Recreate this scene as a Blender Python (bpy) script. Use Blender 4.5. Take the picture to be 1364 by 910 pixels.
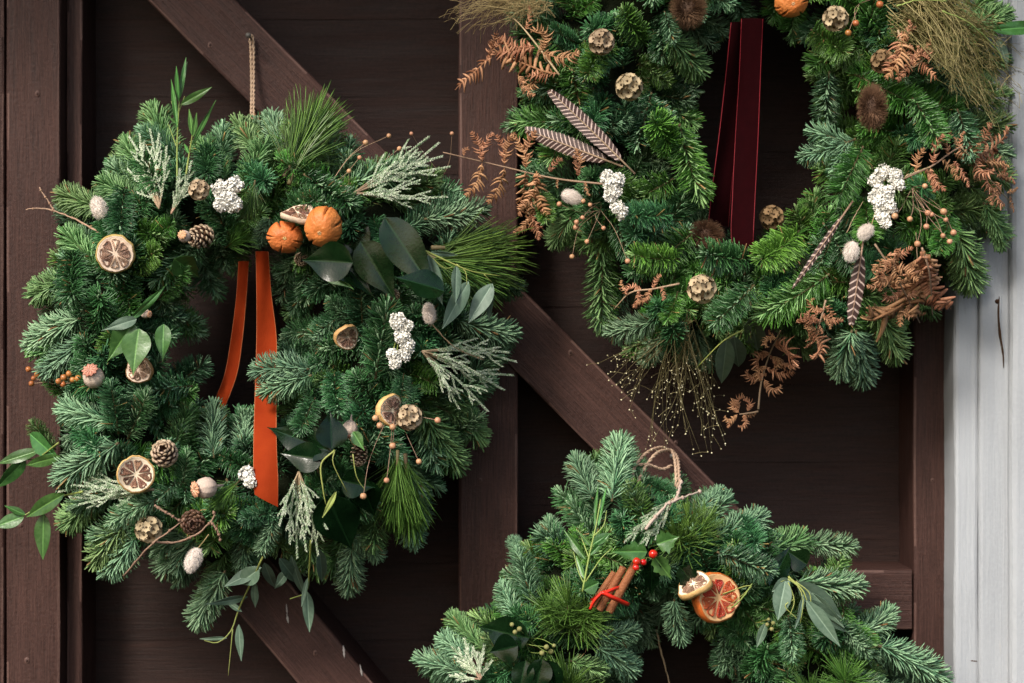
import bpy, math, random
import numpy as np
from mathutils import Vector, Matrix, noise

for o in list(bpy.data.objects):
    bpy.data.objects.remove(o)
SC = bpy.context.scene
COL = SC.collection
R = math.radians
rnd = random.Random(7)

# ------------------------------------------------------------------ camera
S = 0.0008            # metres per pixel of the 1364 px wide photograph, at the face of the door
D = 1.9               # camera distance from the face of the door
CX, CY = 682.0, 455.0
cam_d = bpy.data.cameras.new('camera')
cam = bpy.data.objects.new('camera', cam_d); COL.objects.link(cam)
cam.location = (0, -D, 0); cam.rotation_euler = (R(90), 0, 0)
cam_d.sensor_width = 36
cam_d.lens = 36 * D / (1364 * S)
cam_d.clip_end = 100
cam_d.dof.use_dof = True
cam_d.dof.focus_distance = D - 0.13
cam_d.dof.aperture_fstop = 4.0
SC.camera = cam

# ------------------------------------------------------------------ light
w = bpy.data.worlds.new('World'); SC.world = w; w.use_nodes = True
nt = w.node_tree; nt.nodes.clear()
sky = nt.nodes.new('ShaderNodeTexSky'); sky.sky_type = 'NISHITA'; sky.sun_disc = False
SUN_EL, SUN_AZ = R(40), R(212)     # azimuth counted from +Y (north) clockwise: behind the camera, to the left
sky.sun_elevation = SUN_EL; sky.sun_rotation = SUN_AZ
sky.dust_density = 3.0; sky.air_density = 1.2; sky.ozone_density = 1.0
bg = nt.nodes.new('ShaderNodeBackground'); bg.inputs[1].default_value = 0.075
wo = nt.nodes.new('ShaderNodeOutputWorld')
nt.links.new(sky.outputs[0], bg.inputs[0]); nt.links.new(bg.outputs[0], wo.inputs[0])
sl = bpy.data.lights.new('sun', 'SUN'); sl.energy = 1.4; sl.angle = R(14); sl.color = (1.0, 0.94, 0.85)
sun = bpy.data.objects.new('sun', sl); COL.objects.link(sun)
sd = Vector((math.sin(SUN_AZ) * math.cos(SUN_EL), math.cos(SUN_AZ) * math.cos(SUN_EL), math.sin(SUN_EL)))
sun.rotation_euler = sd.to_track_quat('Z', 'Y').to_euler()
sun.location = sd * 5
SC.view_settings.view_transform = 'Standard'
SC.view_settings.look = 'None'
SC.view_settings.exposure = 1.45
SC.view_settings.gamma = 1.0
SC.cycles.max_bounces = 5
SC.cycles.diffuse_bounces = 3

def P(px, py, d=0.0):
    """point seen at photo pixel px, py that stands d metres in front of the door face"""
    k = (D - d) / D
    return Vector(((px - CX) * S * k, -d, (CY - py) * S * k))

# ------------------------------------------------------------------ materials
def new_mat(name):
    m = bpy.data.materials.new(name); m.use_nodes = True
    n = m.node_tree; b = n.nodes['Principled BSDF']
    return m, n, b

def mixc(n, fac, a, b, mode='MIX'):
    x = n.nodes.new('ShaderNodeMix'); x.data_type = 'RGBA'; x.blend_type = mode
    for s, v in ((0, fac), (6, a), (7, b)):
        if isinstance(v, (int, float)): x.inputs[s].default_value = v
        elif isinstance(v, tuple): x.inputs[s].default_value = (*v, 1)
        else: n.links.new(v, x.inputs[s])
    return x.outputs[2]

def ramp(n, src, lo, hi, a=0.0, b=1.0):
    x = n.nodes.new('ShaderNodeMapRange')
    n.links.new(src, x.inputs[0])
    for i, v in ((1, lo), (2, hi), (3, a), (4, b)): x.inputs[i].default_value = v
    return x.outputs[0]

def plant_mat(name, c0, c1, rough=0.5, spec=0.5, hue=0.02, val=0.25, noise_s=60, trans=0.0, sheen=0.0, bump=0.0, sat=1.0, veins=0.0):
    """base colour runs from c0 to c1 with each piece's own 'tone'; whole sprigs also differ a little"""
    m, n, b = new_mat(name)
    at = n.nodes.new('ShaderNodeAttribute'); at.attribute_name = 'tone'
    oi = n.nodes.new('ShaderNodeObjectInfo')
    tc = n.nodes.new('ShaderNodeTexCoord')
    nz = n.nodes.new('ShaderNodeTexNoise'); nz.inputs['Scale'].default_value = noise_s; nz.inputs['Detail'].default_value = 3
    n.links.new(tc.outputs['Object'], nz.inputs['Vector'])
    add = n.nodes.new('ShaderNodeMath'); add.operation = 'ADD'; add.use_clamp = True
    n.links.new(at.outputs['Fac'], add.inputs[0])
    n.links.new(ramp(n, nz.outputs['Fac'], 0.3, 0.7, -0.18, 0.18), add.inputs[1])
    c = mixc(n, add.outputs[0], c0, c1)
    if veins:
        sx = n.nodes.new('ShaderNodeSeparateXYZ'); n.links.new(tc.outputs['Object'], sx.inputs[0])
        ab = n.nodes.new('ShaderNodeMath'); ab.operation = 'ABSOLUTE'; n.links.new(sx.outputs[1], ab.inputs[0])
        m1 = n.nodes.new('ShaderNodeMath'); m1.operation = 'MULTIPLY_ADD'; m1.inputs[1].default_value = -0.95; n.links.new(ab.outputs[0], m1.inputs[0]); n.links.new(sx.outputs[0], m1.inputs[2])
        m2 = n.nodes.new('ShaderNodeMath'); m2.operation = 'PINGPONG'; m2.inputs[1].default_value = 0.0036; n.links.new(m1.outputs[0], m2.inputs[0])
        c = mixc(n, ramp(n, m2.outputs[0], 0.0, 0.0006, veins, 0), c, c1)
        c = mixc(n, ramp(n, ab.outputs[0], 0.0002, 0.0008, min(1, veins * 1.6), 0), c, tuple(min(1, q * 1.8) for q in c1))
    hs = n.nodes.new('ShaderNodeHueSaturation')
    n.links.new(ramp(n, oi.outputs['Random'], 0, 1, 0.5 - hue, 0.5 + hue), hs.inputs['Hue'])
    mu = n.nodes.new('ShaderNodeMath'); mu.operation = 'MULTIPLY'; mu.inputs[1].default_value = 7.31
    n.links.new(oi.outputs['Random'], mu.inputs[0])
    fr = n.nodes.new('ShaderNodeMath'); fr.operation = 'FRACT'; n.links.new(mu.outputs[0], fr.inputs[0])
    n.links.new(ramp(n, fr.outputs[0], 0, 1, 1 - val, 1 + val), hs.inputs['Value'])
    hs.inputs['Saturation'].default_value = sat
    n.links.new(c, hs.inputs['Color'])
    n.links.new(hs.outputs[0], b.inputs['Base Color'])
    b.inputs['Roughness'].default_value = rough
    b.inputs['Specular IOR Level'].default_value = spec
    if sheen:
        b.inputs['Sheen Weight'].default_value = sheen; b.inputs['Sheen Roughness'].default_value = 0.4
        n.links.new(hs.outputs[0], b.inputs['Sheen Tint'])
    if bump:
        bp = n.nodes.new('ShaderNodeBump'); bp.inputs['Strength'].default_value = bump; bp.inputs['Distance'].default_value = 0.002
        n2 = n.nodes.new('ShaderNodeTexNoise'); n2.inputs['Scale'].default_value = noise_s * 4; n2.inputs['Detail'].default_value = 4
        n.links.new(tc.outputs['Object'], n2.inputs['Vector'])
        n.links.new(n2.outputs['Fac'], bp.inputs['Height']); n.links.new(bp.outputs[0], b.inputs['Normal'])
    if trans:
        tr = n.nodes.new('ShaderNodeBsdfTranslucent'); n.links.new(hs.outputs[0], tr.inputs[0])
        mx = n.nodes.new('ShaderNodeMixShader'); mx.inputs[0].default_value = trans
        n.links.new(b.outputs[0], mx.inputs[1]); n.links.new(tr.outputs[0], mx.inputs[2])
        n.links.new(mx.outputs[0], n.nodes['Material Output'].inputs[0])
    return m

M = {}
M['fir'] = plant_mat('fir_needle', (0.01161, 0.05573, 0.01974), (0.06622, 0.2034, 0.06811), 0.34, 0.5, 0.018, 0.35)
M['fir_under'] = plant_mat('fir_needle_underside', (0.0688, 0.1806, 0.086), (0.2924, 0.4644, 0.2666), 0.5, 0.4, 0.02, 0.25)
M['firg'] = plant_mat('green_fir_needle', (0.01858, 0.07547, 0.01161), (0.1135, 0.2838, 0.04257), 0.34, 0.5, 0.018, 0.35)
M['firg_under'] = plant_mat('green_fir_needle_underside', (0.0688, 0.1806, 0.0473), (0.2752, 0.4472, 0.172), 0.5, 0.4, 0.02, 0.25)
M['dead'] = plant_mat('browned_needle', (0.16, 0.09, 0.03), (0.38, 0.25, 0.10), 0.6, 0.3)
M['pine'] = plant_mat('pine_needle', (0.0176, 0.06, 0.008), (0.136, 0.264, 0.048), 0.35, 0.5, 0.015, 0.2)
M['twig'] = plant_mat('fir_twig_bark', (0.07, 0.05, 0.025), (0.16, 0.13, 0.06), 0.7, 0.3, bump=0.3)
M['dark_leaf'] = plant_mat('glossy_dark_leaf', (0.0018, 0.0081, 0.00225), (0.00585, 0.02025, 0.0063), 0.20, 0.3, 0.015, 0.2, 90, 0.0, bump=0.08, veins=.4)
M['leaf'] = plant_mat('mid_green_leaf', (0.02625, 0.09, 0.01875), (0.075, 0.18, 0.045), 0.34, 0.5, 0.015, 0.2, 80, 0.12, bump=0.15, veins=.5)
M['eucalyptus'] = plant_mat('grey_green_leaf', (0.075, 0.1425, 0.09), (0.18, 0.255, 0.1875), 0.5, 0.4, 0.015, 0.15, 80, 0.12, bump=0.1, veins=.35)
M['green_stem'] = plant_mat('yellow_green_stem', (0.18, 0.255, 0.045), (0.3375, 0.39, 0.12), 0.5, 0.4)
M['frost'] = plant_mat('pale_scale_leaf', (0.12, 0.22, 0.09), (0.90, 0.93, 0.76), 0.6, 0.3, 0.01, 0.1, 200)
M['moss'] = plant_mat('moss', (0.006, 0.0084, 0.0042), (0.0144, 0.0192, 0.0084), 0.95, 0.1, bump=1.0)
M['brown_stem'] = plant_mat('dry_brown_stem', (0.2125, 0.1318, 0.0765), (0.425, 0.306, 0.204), 0.65, 0.3, bump=0.2)
M['fern'] = plant_mat('dry_bracken', (0.1804, 0.0697, 0.0287), (0.5248, 0.2788, 0.1558), 0.7, 0.25, 0.01, 0.15, 200)
M['rind'] = plant_mat('dried_orange_rind', (0.425, 0.2295, 0.0595), (0.646, 0.425, 0.187), 0.55, 0.4, bump=0.4)
M['pith'] = plant_mat('dried_pith', (0.66, 0.47, 0.32), (0.86, 0.74, 0.58), 0.8, 0.2, bump=0.3)
M['flesh'] = plant_mat('dried_flesh', (0.10, 0.034, 0.02), (0.50, 0.26, 0.16), 0.38, 0.5, 0.01, 0.2, 350, bump=1.0)
M['pale_flesh'] = plant_mat('pale_dried_flesh', (0.20, 0.085, 0.05), (0.70, 0.46, 0.32), 0.38, 0.5, 0.01, 0.2, 350, bump=1.0)
M['red_flesh'] = plant_mat('blood_orange_flesh', (0.36, 0.028, 0.008), (0.70, 0.12, 0.025), 0.25, 0.6, 0.01, 0.1, 350, bump=0.8)
M['red_pith'] = plant_mat('blood_orange_pith', (0.60, 0.24, 0.09), (0.80, 0.48, 0.28), 0.6, 0.3, bump=0.3)
M['red_rind'] = plant_mat('blood_orange_rind', (0.62, 0.10, 0.02), (0.75, 0.2, 0.04), 0.45, 0.5, bump=0.3)
M['orange'] = plant_mat('whole_orange_skin', (0.5148, 0.1014, 0.01716), (0.6708, 0.2418, 0.0663), 0.5, 0.4, 0.004, 0.05, 90, bump=0.5)
M['slit'] = plant_mat('dried_slit', (0.10, 0.03, 0.01), (0.2, 0.06, 0.02), 0.8, 0.2)
M['cone'] = plant_mat('cone_scale', (0.044, 0.0208, 0.012), (0.136, 0.068, 0.04), 0.55, 0.4, 0.01, 0.15, 150)
M['cone_tip'] = plant_mat('cone_scale_tip', (0.288, 0.192, 0.12), (0.496, 0.384, 0.272), 0.6, 0.3, 0.01, 0.15, 150)
M['poppy'] = plant_mat('poppy_capsule', (0.414, 0.297, 0.243), (0.612, 0.495, 0.414), 0.75, 0.2, 0.01, 0.1, 120, bump=0.3)
M['poppy_crown'] = plant_mat('poppy_crown', (0.42, 0.18, 0.09), (0.80, 0.50, 0.33), 0.7, 0.2)
M['tail'] = plant_mat('bunny_tail_hair', (0.58, 0.49, 0.43), (0.78, 0.70, 0.63), 0.9, 0.1, 0.005, 0.05)
M['pod'] = plant_mat('papery_pod', (0.17, 0.119, 0.06375), (0.527, 0.4165, 0.272), 0.8, 0.2, 0.01, 0.08, 150)
M['brown_pod'] = plant_mat('brown_papery_pod', (0.08, 0.045, 0.022), (0.26, 0.16, 0.085), 0.8, 0.2, 0.01, 0.08, 150)
M['pod_dark'] = plant_mat('papery_pod_star', (0.05, 0.025, 0.012), (0.10, 0.05, 0.03), 0.8, 0.2)
M['teasel'] = plant_mat('brown_bristle', (0.05625, 0.027, 0.0135), (0.225, 0.1275, 0.07125), 0.7, 0.3, 0.01, 0.1)
M['petal'] = plant_mat('white_petal', (0.74, 0.71, 0.62), (0.92, 0.90, 0.84), 0.8, 0.1, 0.004, 0.04)
M['berry'] = plant_mat('dry_tan_berry', (0.408, 0.1785, 0.085), (0.612, 0.357, 0.2125), 0.4, 0.5, 0.01, 0.15)
M['orange_berry'] = plant_mat('orange_berry', (0.3276, 0.1014, 0.0234), (0.4836, 0.195, 0.0624), 0.35, 0.5, 0.01, 0.15)
M['red_berry'] = plant_mat('red_berry', (0.468, 0.0078, 0.00624), (0.585, 0.0195, 0.0117), 0.15, 0.6, 0.004, 0.1)
M['grass'] = plant_mat('dry_grass', (0.234, 0.1716, 0.0702), (0.4056, 0.3276, 0.156), 0.7, 0.2, 0.01, 0.1)
M['olive_straw'] = plant_mat('olive_straw', (0.10, 0.10, 0.025), (0.46, 0.38, 0.18), 0.7, 0.2, 0.01, 0.1)
M['panic'] = plant_mat('straw_green_grass', (0.1716, 0.1404, 0.0624), (0.3276, 0.2652, 0.1404), 0.7, 0.2, 0.01, 0.1)
M['green_grass'] = plant_mat('olive_grass', (0.1326, 0.1404, 0.039), (0.351, 0.3276, 0.1404), 0.7, 0.2, 0.01, 0.1)
M['seed'] = plant_mat('grass_seed', (0.6, 0.5, 0.3), (0.85, 0.75, 0.55), 0.4, 0.5)
M['twine'] = plant_mat('jute_twine', (0.391, 0.255, 0.1615), (0.646, 0.476, 0.3485), 0.9, 0.1, 0.005, 0.05, 300, bump=0.6)
M['velvet'] = plant_mat('orange_velvet', (0.1872, 0.0156, 0.00234), (0.312, 0.039, 0.00624), 0.85, 0.10, 0.0, 0.0, 45, sheen=0.3, bump=.15)
M['velvet_edge'] = plant_mat('orange_selvage', (0.3744, 0.0936, 0.0312), (0.429, 0.1326, 0.0546), 0.7, 0.2, 0.0, 0.0)
M['red_velvet'] = plant_mat('dark_red_velvet', (0.007875, 0.0003675, 0.000945), (0.01575, 0.00063, 0.001575), 0.9, 0.05, 0.0, 0.0, 120)
M['red_edge'] = plant_mat('red_selvage', (0.1394, 0.002323, 0.008131), (0.1974, 0.005808, 0.01394), 0.6, 0.3, 0.0, 0.0)
M['red_satin'] = plant_mat('red_satin', (0.75, 0.02, 0.01), (0.8, 0.04, 0.02), 0.35, 0.5, 0.0, 0.0)
M['cinnamon'] = plant_mat('cinnamon_bark', (0.192, 0.06, 0.024), (0.368, 0.144, 0.06), 0.65, 0.3, 0.005, 0.1, 120, bump=0.5)
M['iron'] = plant_mat('iron', (0.05, 0.045, 0.04), (0.1, 0.09, 0.08), 0.5, 0.5)

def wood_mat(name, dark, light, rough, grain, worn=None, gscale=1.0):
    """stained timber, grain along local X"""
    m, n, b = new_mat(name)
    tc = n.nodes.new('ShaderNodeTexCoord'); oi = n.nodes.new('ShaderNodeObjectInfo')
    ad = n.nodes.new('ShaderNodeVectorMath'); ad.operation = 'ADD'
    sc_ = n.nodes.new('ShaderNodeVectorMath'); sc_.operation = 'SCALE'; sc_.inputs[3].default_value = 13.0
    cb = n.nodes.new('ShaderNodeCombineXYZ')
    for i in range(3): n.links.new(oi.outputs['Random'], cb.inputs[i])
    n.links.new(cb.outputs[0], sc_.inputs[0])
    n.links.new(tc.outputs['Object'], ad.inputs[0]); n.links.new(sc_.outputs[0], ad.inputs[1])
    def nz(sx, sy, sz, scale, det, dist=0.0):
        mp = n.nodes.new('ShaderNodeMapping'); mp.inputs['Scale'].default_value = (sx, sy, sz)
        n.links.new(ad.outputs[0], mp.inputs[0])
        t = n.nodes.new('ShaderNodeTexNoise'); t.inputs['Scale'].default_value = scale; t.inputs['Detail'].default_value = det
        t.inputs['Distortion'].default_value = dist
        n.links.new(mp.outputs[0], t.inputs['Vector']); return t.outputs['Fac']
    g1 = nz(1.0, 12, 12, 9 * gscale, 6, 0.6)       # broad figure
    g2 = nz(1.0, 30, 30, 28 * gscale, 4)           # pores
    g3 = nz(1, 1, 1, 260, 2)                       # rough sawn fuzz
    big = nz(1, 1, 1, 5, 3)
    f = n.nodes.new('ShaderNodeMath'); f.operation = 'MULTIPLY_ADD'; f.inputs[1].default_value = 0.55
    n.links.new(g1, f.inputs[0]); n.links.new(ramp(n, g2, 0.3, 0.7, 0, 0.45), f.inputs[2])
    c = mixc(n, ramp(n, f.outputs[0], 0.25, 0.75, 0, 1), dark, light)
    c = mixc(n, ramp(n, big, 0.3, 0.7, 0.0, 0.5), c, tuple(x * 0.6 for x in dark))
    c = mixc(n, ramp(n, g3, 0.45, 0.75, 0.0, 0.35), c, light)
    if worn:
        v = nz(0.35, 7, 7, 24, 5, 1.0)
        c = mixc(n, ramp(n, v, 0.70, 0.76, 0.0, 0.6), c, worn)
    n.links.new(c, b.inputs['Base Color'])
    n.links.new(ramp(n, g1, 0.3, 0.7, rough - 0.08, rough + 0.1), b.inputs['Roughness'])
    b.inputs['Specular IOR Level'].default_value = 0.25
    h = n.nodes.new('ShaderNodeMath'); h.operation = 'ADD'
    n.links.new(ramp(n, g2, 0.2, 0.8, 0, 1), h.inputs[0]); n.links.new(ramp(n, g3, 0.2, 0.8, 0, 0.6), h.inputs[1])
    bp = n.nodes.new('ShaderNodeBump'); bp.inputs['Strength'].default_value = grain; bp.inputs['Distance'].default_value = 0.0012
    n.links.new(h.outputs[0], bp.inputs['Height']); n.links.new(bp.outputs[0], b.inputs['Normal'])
    return m
M['wood'] = wood_mat('dark_stained_timber', (0.03069, 0.01364, 0.011), (0.07674, 0.03615, 0.02872), 0.6, 0.5, None)
M['wood_worn'] = wood_mat('dark_stained_timber_flaked', (0.03178, 0.01412, 0.01139), (0.07946, 0.03743, 0.02974), 0.6, 0.5, None)
M['plank'] = wood_mat('shaded_board', (0.01618, 0.008294, 0.006935), (0.03732, 0.01825, 0.01436), 0.7, 0.4, None)  # same timber as the frame, darkened: recess shade put into the colour
M['white_paint'] = wood_mat('weathered_white_paint', (0.4092, 0.4337, 0.4665), (0.4124, 0.4337, 0.4622), 0.55, 0.3, (0.40, 0.40, 0.40), 0.7)
M['edge'] = wood_mat('worn_timber_edge', (0.07776, 0.0384, 0.03096), (0.1642, 0.096, 0.07912), 0.55, 0.4, None)
M['flake'] = plant_mat('bare_scratch', (0.3, 0.26, 0.25), (0.5, 0.46, 0.44), 0.8, 0.2)

# ------------------------------------------------------------------ mesh builder
class MB:
    def __init__(s): s.v = []; s.f = []; s.m = []; s.t = []; s.uv = None
    def grid(s, rows, mi=0, tone=0.5, close_u=False, cap0=False, cap1=False):
        """rows: list of equally long lists of points; joins them with quads"""
        b = len(s.v); n = len(rows[0])
        for r in rows:
            s.v.extend([tuple(p) for p in r]); s.t.extend([tone] * n)
        for i in range(len(rows) - 1):
            for j in range(n if close_u else n - 1):
                k = (j + 1) % n
                s.f.append((b + i * n + j, b + i * n + k, b + (i + 1) * n + k, b + (i + 1) * n + j)); s.m.append(mi)
        if cap0: s.f.append(tuple(b + j for j in range(n))[::-1]); s.m.append(mi)
        if cap1: s.f.append(tuple(b + (len(rows) - 1) * n + j for j in range(n))); s.m.append(mi)
        return b
    def tube(s, pts, rad, n=5, mi=0, tone=0.5, cap=True):
        pts = [Vector(p) for p in pts]
        if not hasattr(rad, '__len__'): rad = [rad] * len(pts)
        rows = []; up = None
        for i, p in enumerate(pts):
            t = (pts[min(i + 1, len(pts) - 1)] - pts[max(i - 1, 0)])
            if t.length < 1e-9: t = Vector((0, 0, 1))
            t.normalize()
            if up is None:
                up = t.orthogonal().normalized()
            else:
                up = (up - t * up.dot(t))
                up = up.normalized() if up.length > 1e-6 else t.orthogonal().normalized()
            q = t.cross(up)
            rows.append([p + (up * math.cos(a) + q * math.sin(a)) * rad[i] for a in [2 * math.pi * j / n for j in range(n)]])
        s.grid(rows, mi, tone, True, cap, cap)
    def needle(s, p, d, nrm, L, W, bend, tone, top=0, under=1):
        """a flat keeled needle: two green upper faces, one pale lower face; nrm points to its upper side"""
        d = d.normalized(); wv = d.cross(nrm).normalized(); nn = wv.cross(d)
        b = len(s.v)
        for t, wd in ((0, 0.6), (0.5, 1.0), (0.92, 0.8)):
            c = p + d * (L * t) + nn * (bend * L * t * t)
            s.v.append(tuple(c + wv * (W * wd / 2))); s.v.append(tuple(c - wv * (W * wd / 2))); s.v.append(tuple(c + nn * (W * wd * 0.32)))
        s.v.append(tuple(p + d * L + nn * (bend * L)))
        s.t.extend([tone * 0.7] * 3 + [tone] * 3 + [min(1, tone * 1.25)] * 4)
        for r in (0, 3):
            s.f += [(b + r, b + r + 3, b + r + 5, b + r + 2), (b + r + 2, b + r + 5, b + r + 4, b + r + 1), (b + r + 1, b + r + 4, b + r + 3, b + r)]
            s.m += [top, top, under]
        s.f += [(b + 6, b + 9, b + 8), (b + 8, b + 9, b + 7), (b + 7, b + 9, b + 6)]; s.m += [top, top, under]
    def spike(s, p, q, r, tone=0.5, mi=0, wv=None):
        """thin three-sided hair from p to q"""
        p = Vector(p); q = Vector(q); d = (q - p)
        if d.length < 1e-9: return
        u = d.orthogonal().normalized(); w_ = d.normalized().cross(u); b = len(s.v)
        for k in range(3):
            a = 2.094 * k
            s.v.append(tuple(p + (u * math.cos(a) + w_ * math.sin(a)) * r))
        s.v.append(tuple(q)); s.t.extend([tone * 0.6] * 3 + [min(1, tone * 1.3)])
        s.f += [(b, b + 1, b + 3), (b + 1, b + 2, b + 3), (b + 2, b, b + 3)]; s.m += [mi] * 3
    def ball(s, c, r, n=8, m=6, mi=0, tone=0.5, fn=None, axis=None):
        c = Vector(c); rows = []
        q = Vector((0, 0, 1)).rotation_difference(axis.normalized()) if axis is not None else None
        for i in range(m + 1):
            th = math.pi * i / m; row = []
            for j in range(n):
                ph = 2 * math.pi * j / n
                v = Vector((math.sin(th) * math.cos(ph), math.sin(th) * math.sin(ph), math.cos(th)))
                k = fn(th, ph) if fn else 1.0
                v = Vector((v.x * k * (r[0] if hasattr(r, '__len__') else r), v.y * k * (r[1] if hasattr(r, '__len__') else r), v.z * k * (r[2] if hasattr(r, '__len__') else r)))
                if q: v = q @ v
                row.append(c + v)
            rows.append(row)
        s.grid(rows, mi, tone, True)
    def mesh(s, name, mats, smooth=True):
        me = bpy.data.meshes.new(name)
        me.from_pydata(s.v, [], s.f)
        for m_ in mats: me.materials.append(M[m_])
        me.polygons.foreach_set('material_index', s.m)
        me.polygons.foreach_set('use_smooth', [smooth] * len(s.f))
        a = me.attributes.new('tone', 'FLOAT', 'POINT'); a.data.foreach_set('value', s.t)
        me.update()
        return me

def link(name, me, parent=None, loc=None, rot=None, scale=None, label=None, kind=None, world=True):
    o = bpy.data.objects.new(name, me); COL.objects.link(o)
    if parent is not None: o.parent = parent
    if rot is not None:
        o.rotation_mode = 'QUATERNION'; o.rotation_quaternion = rot
    if scale is not None: o.scale = (scale,) * 3 if not hasattr(scale, '__len__') else scale
    if loc is not None: o.location = loc
    if label: o['label'] = label
    if kind: o['kind'] = kind
    return o

def thing(name, loc, label, cat, group=None):
    o = bpy.data.objects.new(name, None); COL.objects.link(o); o.location = loc
    o.empty_display_size = 0.05
    o['label'] = label; o['category'] = cat
    if group: o['group'] = group
    return o

def frame(a, b, up=None, roll=0.0):
    """rotation whose X runs from a to b and whose Z leans towards up (default: the viewer side of the door, -Y)"""
    x = (b - a).normalized(); up = Vector(up) if up is not None else Vector((0, -1, 0))
    z = up - x * up.dot(x)
    if z.length < 1e-4: z = x.orthogonal()
    z.normalize(); y = z.cross(x)
    m = Matrix((x, y, z)).transposed()
    return m.to_quaternion() @ Matrix.Rotation(roll, 3, 'X').to_quaternion()

def curve(pts, n=12):
    """Catmull-Rom through the points"""
    pts = [Vector(p) for p in pts]
    if len(pts) == 2: return [pts[0].lerp(pts[1], i / n) for i in range(n + 1)]
    q = [pts[0] * 2 - pts[1]] + pts + [pts[-1] * 2 - pts[-2]]
    out = []
    seg = len(pts) - 1; per = max(2, n // seg)
    for i in range(seg):
        a, b, c, d = q[i:i + 4]
        for k in range(per):
            t = k / per
            out.append(0.5 * ((2 * b) + (c - a) * t + (2 * a - 5 * b + 4 * c - d) * t * t + (3 * b - a - 3 * c + d) * t ** 3))
    out.append(pts[-1]); return out

# ------------------------------------------------------------------ the door
door = thing('barn_door', (0, 0, -0.6), 'dark brown stained timber barn door with diagonal braces and recessed boards, wreaths hung on it', 'door')

def beam(name, p0, p1, wd, front, thick, mat, parent, label=None, bev=0.003, wav=0.0008, seed=0, cuts=None):
    """board from p0 to p1 (photo pixels at the door face), wd metres wide, its face 'front' metres proud; slightly uneven arrises"""
    a = P(*p0); b = P(*p1); L = (b - a).length; x = (b - a).normalized()
    rows = []; n = max(6, int(L / 0.03)); rg = random.Random(seed)
    sec = []
    h = wd / 2; t = thick
    prof = [(-h, -t), (-h, -bev), (-h + bev * 0.3, -bev * 0.3), (-h + bev, 0), (h - bev, 0), (h - bev * 0.3, -bev * 0.3), (h, -bev), (h, -t)]
    for i in range(n + 1):
        u = L * i / n - L / 2; row = []
        for k, (y, z) in enumerate(prof):
            nv = noise.noise(Vector((u * 9 + seed * 3.1, k * 0.7, seed))) * wav + noise.noise(Vector((u * 60 + seed * 3.1, k * 0.7, seed))) * wav * 0.35
            row.append((u, y + (nv if y > 0 else nv), z + (nv * 0.4 if 0 < k < 7 else 0)))
        rows.append(row)
    mb = MB(); mb.grid(rows, 0, 0.5, True, True, True)
    if mat != 'plank':
        for q in range(n):
            for k in (2, 4):
                if noise.noise(Vector((q * 0.35, k, seed * 1.7))) > -0.12: mb.m[q * 8 + k] = 1
    me = mb.mesh(name, [mat, 'edge'], False)
    mid = (a + b) / 2 + Vector((0, -front, 0))
    o = link(name, me, parent, loc=mid - parent.location, rot=frame(a, b), label=label)
    return o

YT, YB = -330, 1260
rec = -0.085      # depth of the boarding behind the frame's face
# frame members: pixel centre lines; widths in metres
beam('stile', (-60, YB), (-60, YT), 128 * S, -0.004, 0.09, 'wood', door, seed=1)
beam('stile', (44, YB), (44, YT), 72 * S, 0.0, 0.09, 'wood_worn', door, seed=2)
beam('rebate_strip', (92, YB), (92, YT), 22 * S, -0.022, 0.066, 'wood', door, seed=3)
beam('post', (650.5, YB), (650.5, YT), 79 * S, -0.001, 0.09, 'wood', door, seed=4)
beam('rail', (692, 801), (1218, 801), 80 * S, -0.012, 0.076, 'wood', door, seed=5)
beam('post', (1246, YB), (1246, YT), 50 * S, -0.016, 0.072, 'wood', door, seed=6)
beam('rail', (105, 1180), (609, 1180), 80 * S, -0.012, 0.076, 'wood', door, seed=7)
beam('brace', (255 - 280, 0 - 283 + 0), (1030, 782), 84 * S, 0.004, 0.09, 'wood_worn', door, seed=8, label='long diagonal brace running down behind the wreaths')
beam('brace', (371 - 270, 820 - 324), (371 + 230, 820 + 276), 79 * S, 0.0, 0.09, 'wood_worn', door, seed=9, label='lower diagonal brace with small pale scratches')
# recessed boards between the frame members
def boards(x0, x1, offs, seed):
    y = offs
    k = 0
    while y < YB:
        h = 108
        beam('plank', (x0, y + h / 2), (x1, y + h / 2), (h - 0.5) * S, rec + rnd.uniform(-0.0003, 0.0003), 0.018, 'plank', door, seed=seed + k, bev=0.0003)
        y += h; k += 1
boards(88, 700, 515 - 108 * 8 + 32, 20)
boards(612, 1262, 515 - 108 * 8, 60)
beam('gap_blocking_sheet', (-700, 465), (1262, 465), 1600 * S, rec - 0.019, 0.012, 'plank', door, seed=99)  # unseen sheet, added to block bright sky showing through the plank gaps
beam('stile', (-190, YB), (-190, YT), 128 * S, -0.004, 0.09, 'wood', door, seed=11); beam('stile', (-440, YB), (-440, YT), 366 * S, -0.006, 0.09, 'wood', door, seed=12)
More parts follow.
